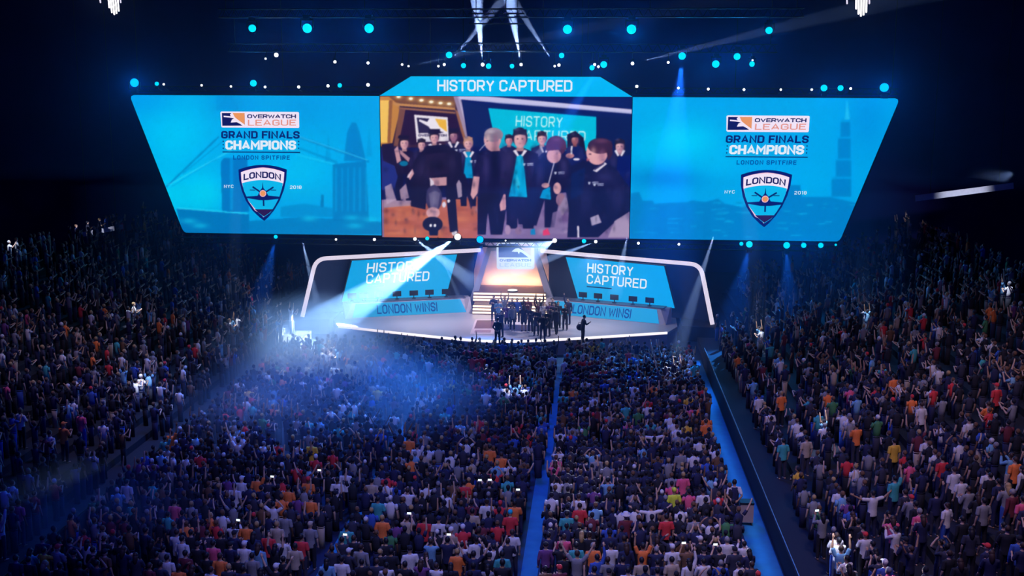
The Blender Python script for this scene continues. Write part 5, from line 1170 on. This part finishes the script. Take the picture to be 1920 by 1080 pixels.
print('CROWD', len(rest), len(indiv), len(VV))
# ---- steward in the aisle, equipment case
p = at_z(1374, 984, 0); st = person('person in a dark vest over white sleeves standing in the right aisle, hands behind back', (p[0], p[1], .03), R(2), 'behind', 'white', 'short', 'black', 'short', 'black', 1, 1.06, face=True)
def vest_mesh():
    mb = MB(); torso(mb, lambda q: V(q), [(.86, .186, .146, 0), (.92, .188, .148, 0), (1.08, .174, .135, 0), (1.24, .19, .142, .005), (1.35, .182, .138, 0), (1.44, .15, .115, -.005), (1.475, .10, .085, -.008)]); return mb.mesh('vest', m_black, True)
part('vest', vest_mesh(), st, cloth('navy'))
p = at_z(1398, 983, 0); t = thing('equipment_case', 'pale wheeled equipment case standing in the right aisle beside the steward', 'case', (p[0], p[1], .03))
MB().box((0, 0, .5), (.52, .45, .74)).build('body', mat('case_body', (.34, .26, .24), .6), t)
MB().box((0, 0, .91), (.55, .48, .08)).build('lid', m_black, t)
for sx in (-1, 1):
    for sy in (-1, 1): MB().tube([(sx*.2-.02, sy*.17, .065), (sx*.2+.02, sy*.17, .065)], .06, 8, round_end=False).build('caster', m_black, t)
# lit phones held up between two hands
for k, i in enumerate(sorted(PHONES, key=lambda j: PX[j])):
    t_ = turn_of(i); sc_ = att[i]['scale']; c_, s_ = math.cos(t_), math.sin(t_); lx, ly, lz = .0, .43*sc_, 1.66*sc_
    t = thing('phone', 'small bright phone held up in the crowd, %s from the left' % ordinal(k+1), 'phone', (S[i, 0]+lx*c_-ly*s_, S[i, 1]+lx*s_+ly*c_, S[i, 2]+lz), t_, 'lit phones held up in the crowd')
    MB().box((0, 0, 0), (.16, .012, .085)).build('case', m_black, t); MB().box((0, -.009, 0), (.145, .006, .075)).build('screen', mat('phone_screen', emit=(.75, .9, 1), strength=1.6), t)
# follow spots picking out a few spectators
for i, an in SPOTS:
    lamp('SPOT', 'follow_spot', (S[i, 0]*.8, S[i, 1]-6, S[i, 2]+21), tuple(S[i]+np.array([0, 0, 1.3])), (.74, .84, 1), 42000, .05, an, .6)
# blue light on the aisles and over the left-hand smoke
lamp('SPOT', 'smoke_spot', (-12, 58, 19), at_y(600, 670, 62), (.34, .58, 1), 48000, .3, 30, 1)
lamp('SPOT', 'smoke_spot', (-5, 52, 22), at_y(600, 760, 54), (.06, .24, 1), 26000, .3, 62, 1)
for xx, yy, ly, pw in ((12.5, 47, 26, 26), (4.07, 39, 12, 3.5), (-3.15, 38, 10, 4)):
    al = lamp('AREA', 'aisle_blue_fill', (xx, yy, 15), (xx, yy, 0), (.10, .5, 1), pw, .4, scale_y=ly); al.data.spread = R(3); al.rotation_euler = (0, 0, 0)  # unseen strip of light added above each aisle to brighten it
# ================================================================== HAZE AND SMOKE
m_haze, _, _ = volume_mat('haze', (.34, .52, 1), .0125, 0)  # blue light put into the scatter colour of a neutral haze
for pr, hw, lab in (([(63, .1), (76.9, .1), (76.9, 11.3), (63, 11.3)], 24.5, 'thin blue haze hanging around the stage below the screens'), ([(66.5, 11.32), (76.9, 11.32), (76.9, 25), (66.5, 25)], 36, 'thin blue haze hanging around the screens and the lamps over them')):
    mb = MB(); mb.loft([[(-hw, p[0], p[1]) for p in pr], [(hw, p[0], p[1]) for p in pr]])
    tag(mb.build('haze', m_haze), lab, 'haze', kind='stuff')

def smoke(name, label, c, size, color, dens, scale, seed, sharp=(.36, .64)):
    m, nt, v = volume_mat('smoke_'+str(seed), color, dens, .1)
    tc = nt.nodes.new('ShaderNodeTexCoord'); n = nt.nodes.new('ShaderNodeTexNoise'); n.noise_dimensions = '4D'; n.inputs['W'].default_value = seed; n.inputs['Scale'].default_value = scale; n.inputs['Detail'].default_value = 3; n.inputs['Distortion'].default_value = .4
    ml = nt.nodes.new('ShaderNodeVectorMath'); ml.operation = 'LENGTH'
    mp = nt.nodes.new('ShaderNodeVectorMath'); mp.operation = 'DIVIDE'; mp.inputs[1].default_value = [k/2 for k in size]
    fo = nt.nodes.new('ShaderNodeMapRange'); fo.inputs['From Min'].default_value = .15; fo.inputs['From Max'].default_value = 1.0; fo.inputs['To Min'].default_value = 1; fo.inputs['To Max'].default_value = 0; fo.interpolation_type = 'SMOOTHSTEP'
    ns = nt.nodes.new('ShaderNodeMapRange'); ns.inputs['From Min'].default_value = sharp[0]; ns.inputs['From Max'].default_value = sharp[1]
    ns.inputs['To Min'].default_value = .2
    mu = nt.nodes.new('ShaderNodeMath'); mu.operation = 'MULTIPLY'; m2 = nt.nodes.new('ShaderNodeMath'); m2.operation = 'MULTIPLY'; m2.inputs[1].default_value = dens
    L = nt.links.new
    L(tc.outputs['Object'], n.inputs['Vector']); L(tc.outputs['Object'], mp.inputs[0]); L(mp.outputs[0], ml.inputs[0]); L(ml.outputs['Value'], fo.inputs['Value']); L(n.outputs['Fac'], ns.inputs['Value'])
    L(fo.outputs['Result'], mu.inputs[0]); L(ns.outputs['Result'], mu.inputs[1]); L(mu.outputs[0], m2.inputs[0]); L(m2.outputs[0], v.inputs['Density'])
    o = MB().ell((0, 0, 0), [k/2 for k in size], 24, 14).build(name, m, loc=c); return tag(o, label, 'smoke', kind='stuff')
def mid(px, py, Y): return tuple(at_y(px, py, Y))
smoke('smoke', 'bright blue-white puff of smoke over the crowd, left of the stage front', mid(585, 668, 61), (14, 9, 8.0), (.75, .86, 1), .55, .35, 3)
smoke('smoke', 'wide veil of blue smoke drifting over the left and middle of the crowd', mid(640, 765, 53), (19, 15, 7.4), (.5, .7, 1), .26, .22, 7)
smoke('smoke', 'dim blue smoke veil in the bottom left corner of the crowd', mid(170, 985, 37.5), (12, 7, 5.4), (.4, .6, 1), .10, .3, 9)
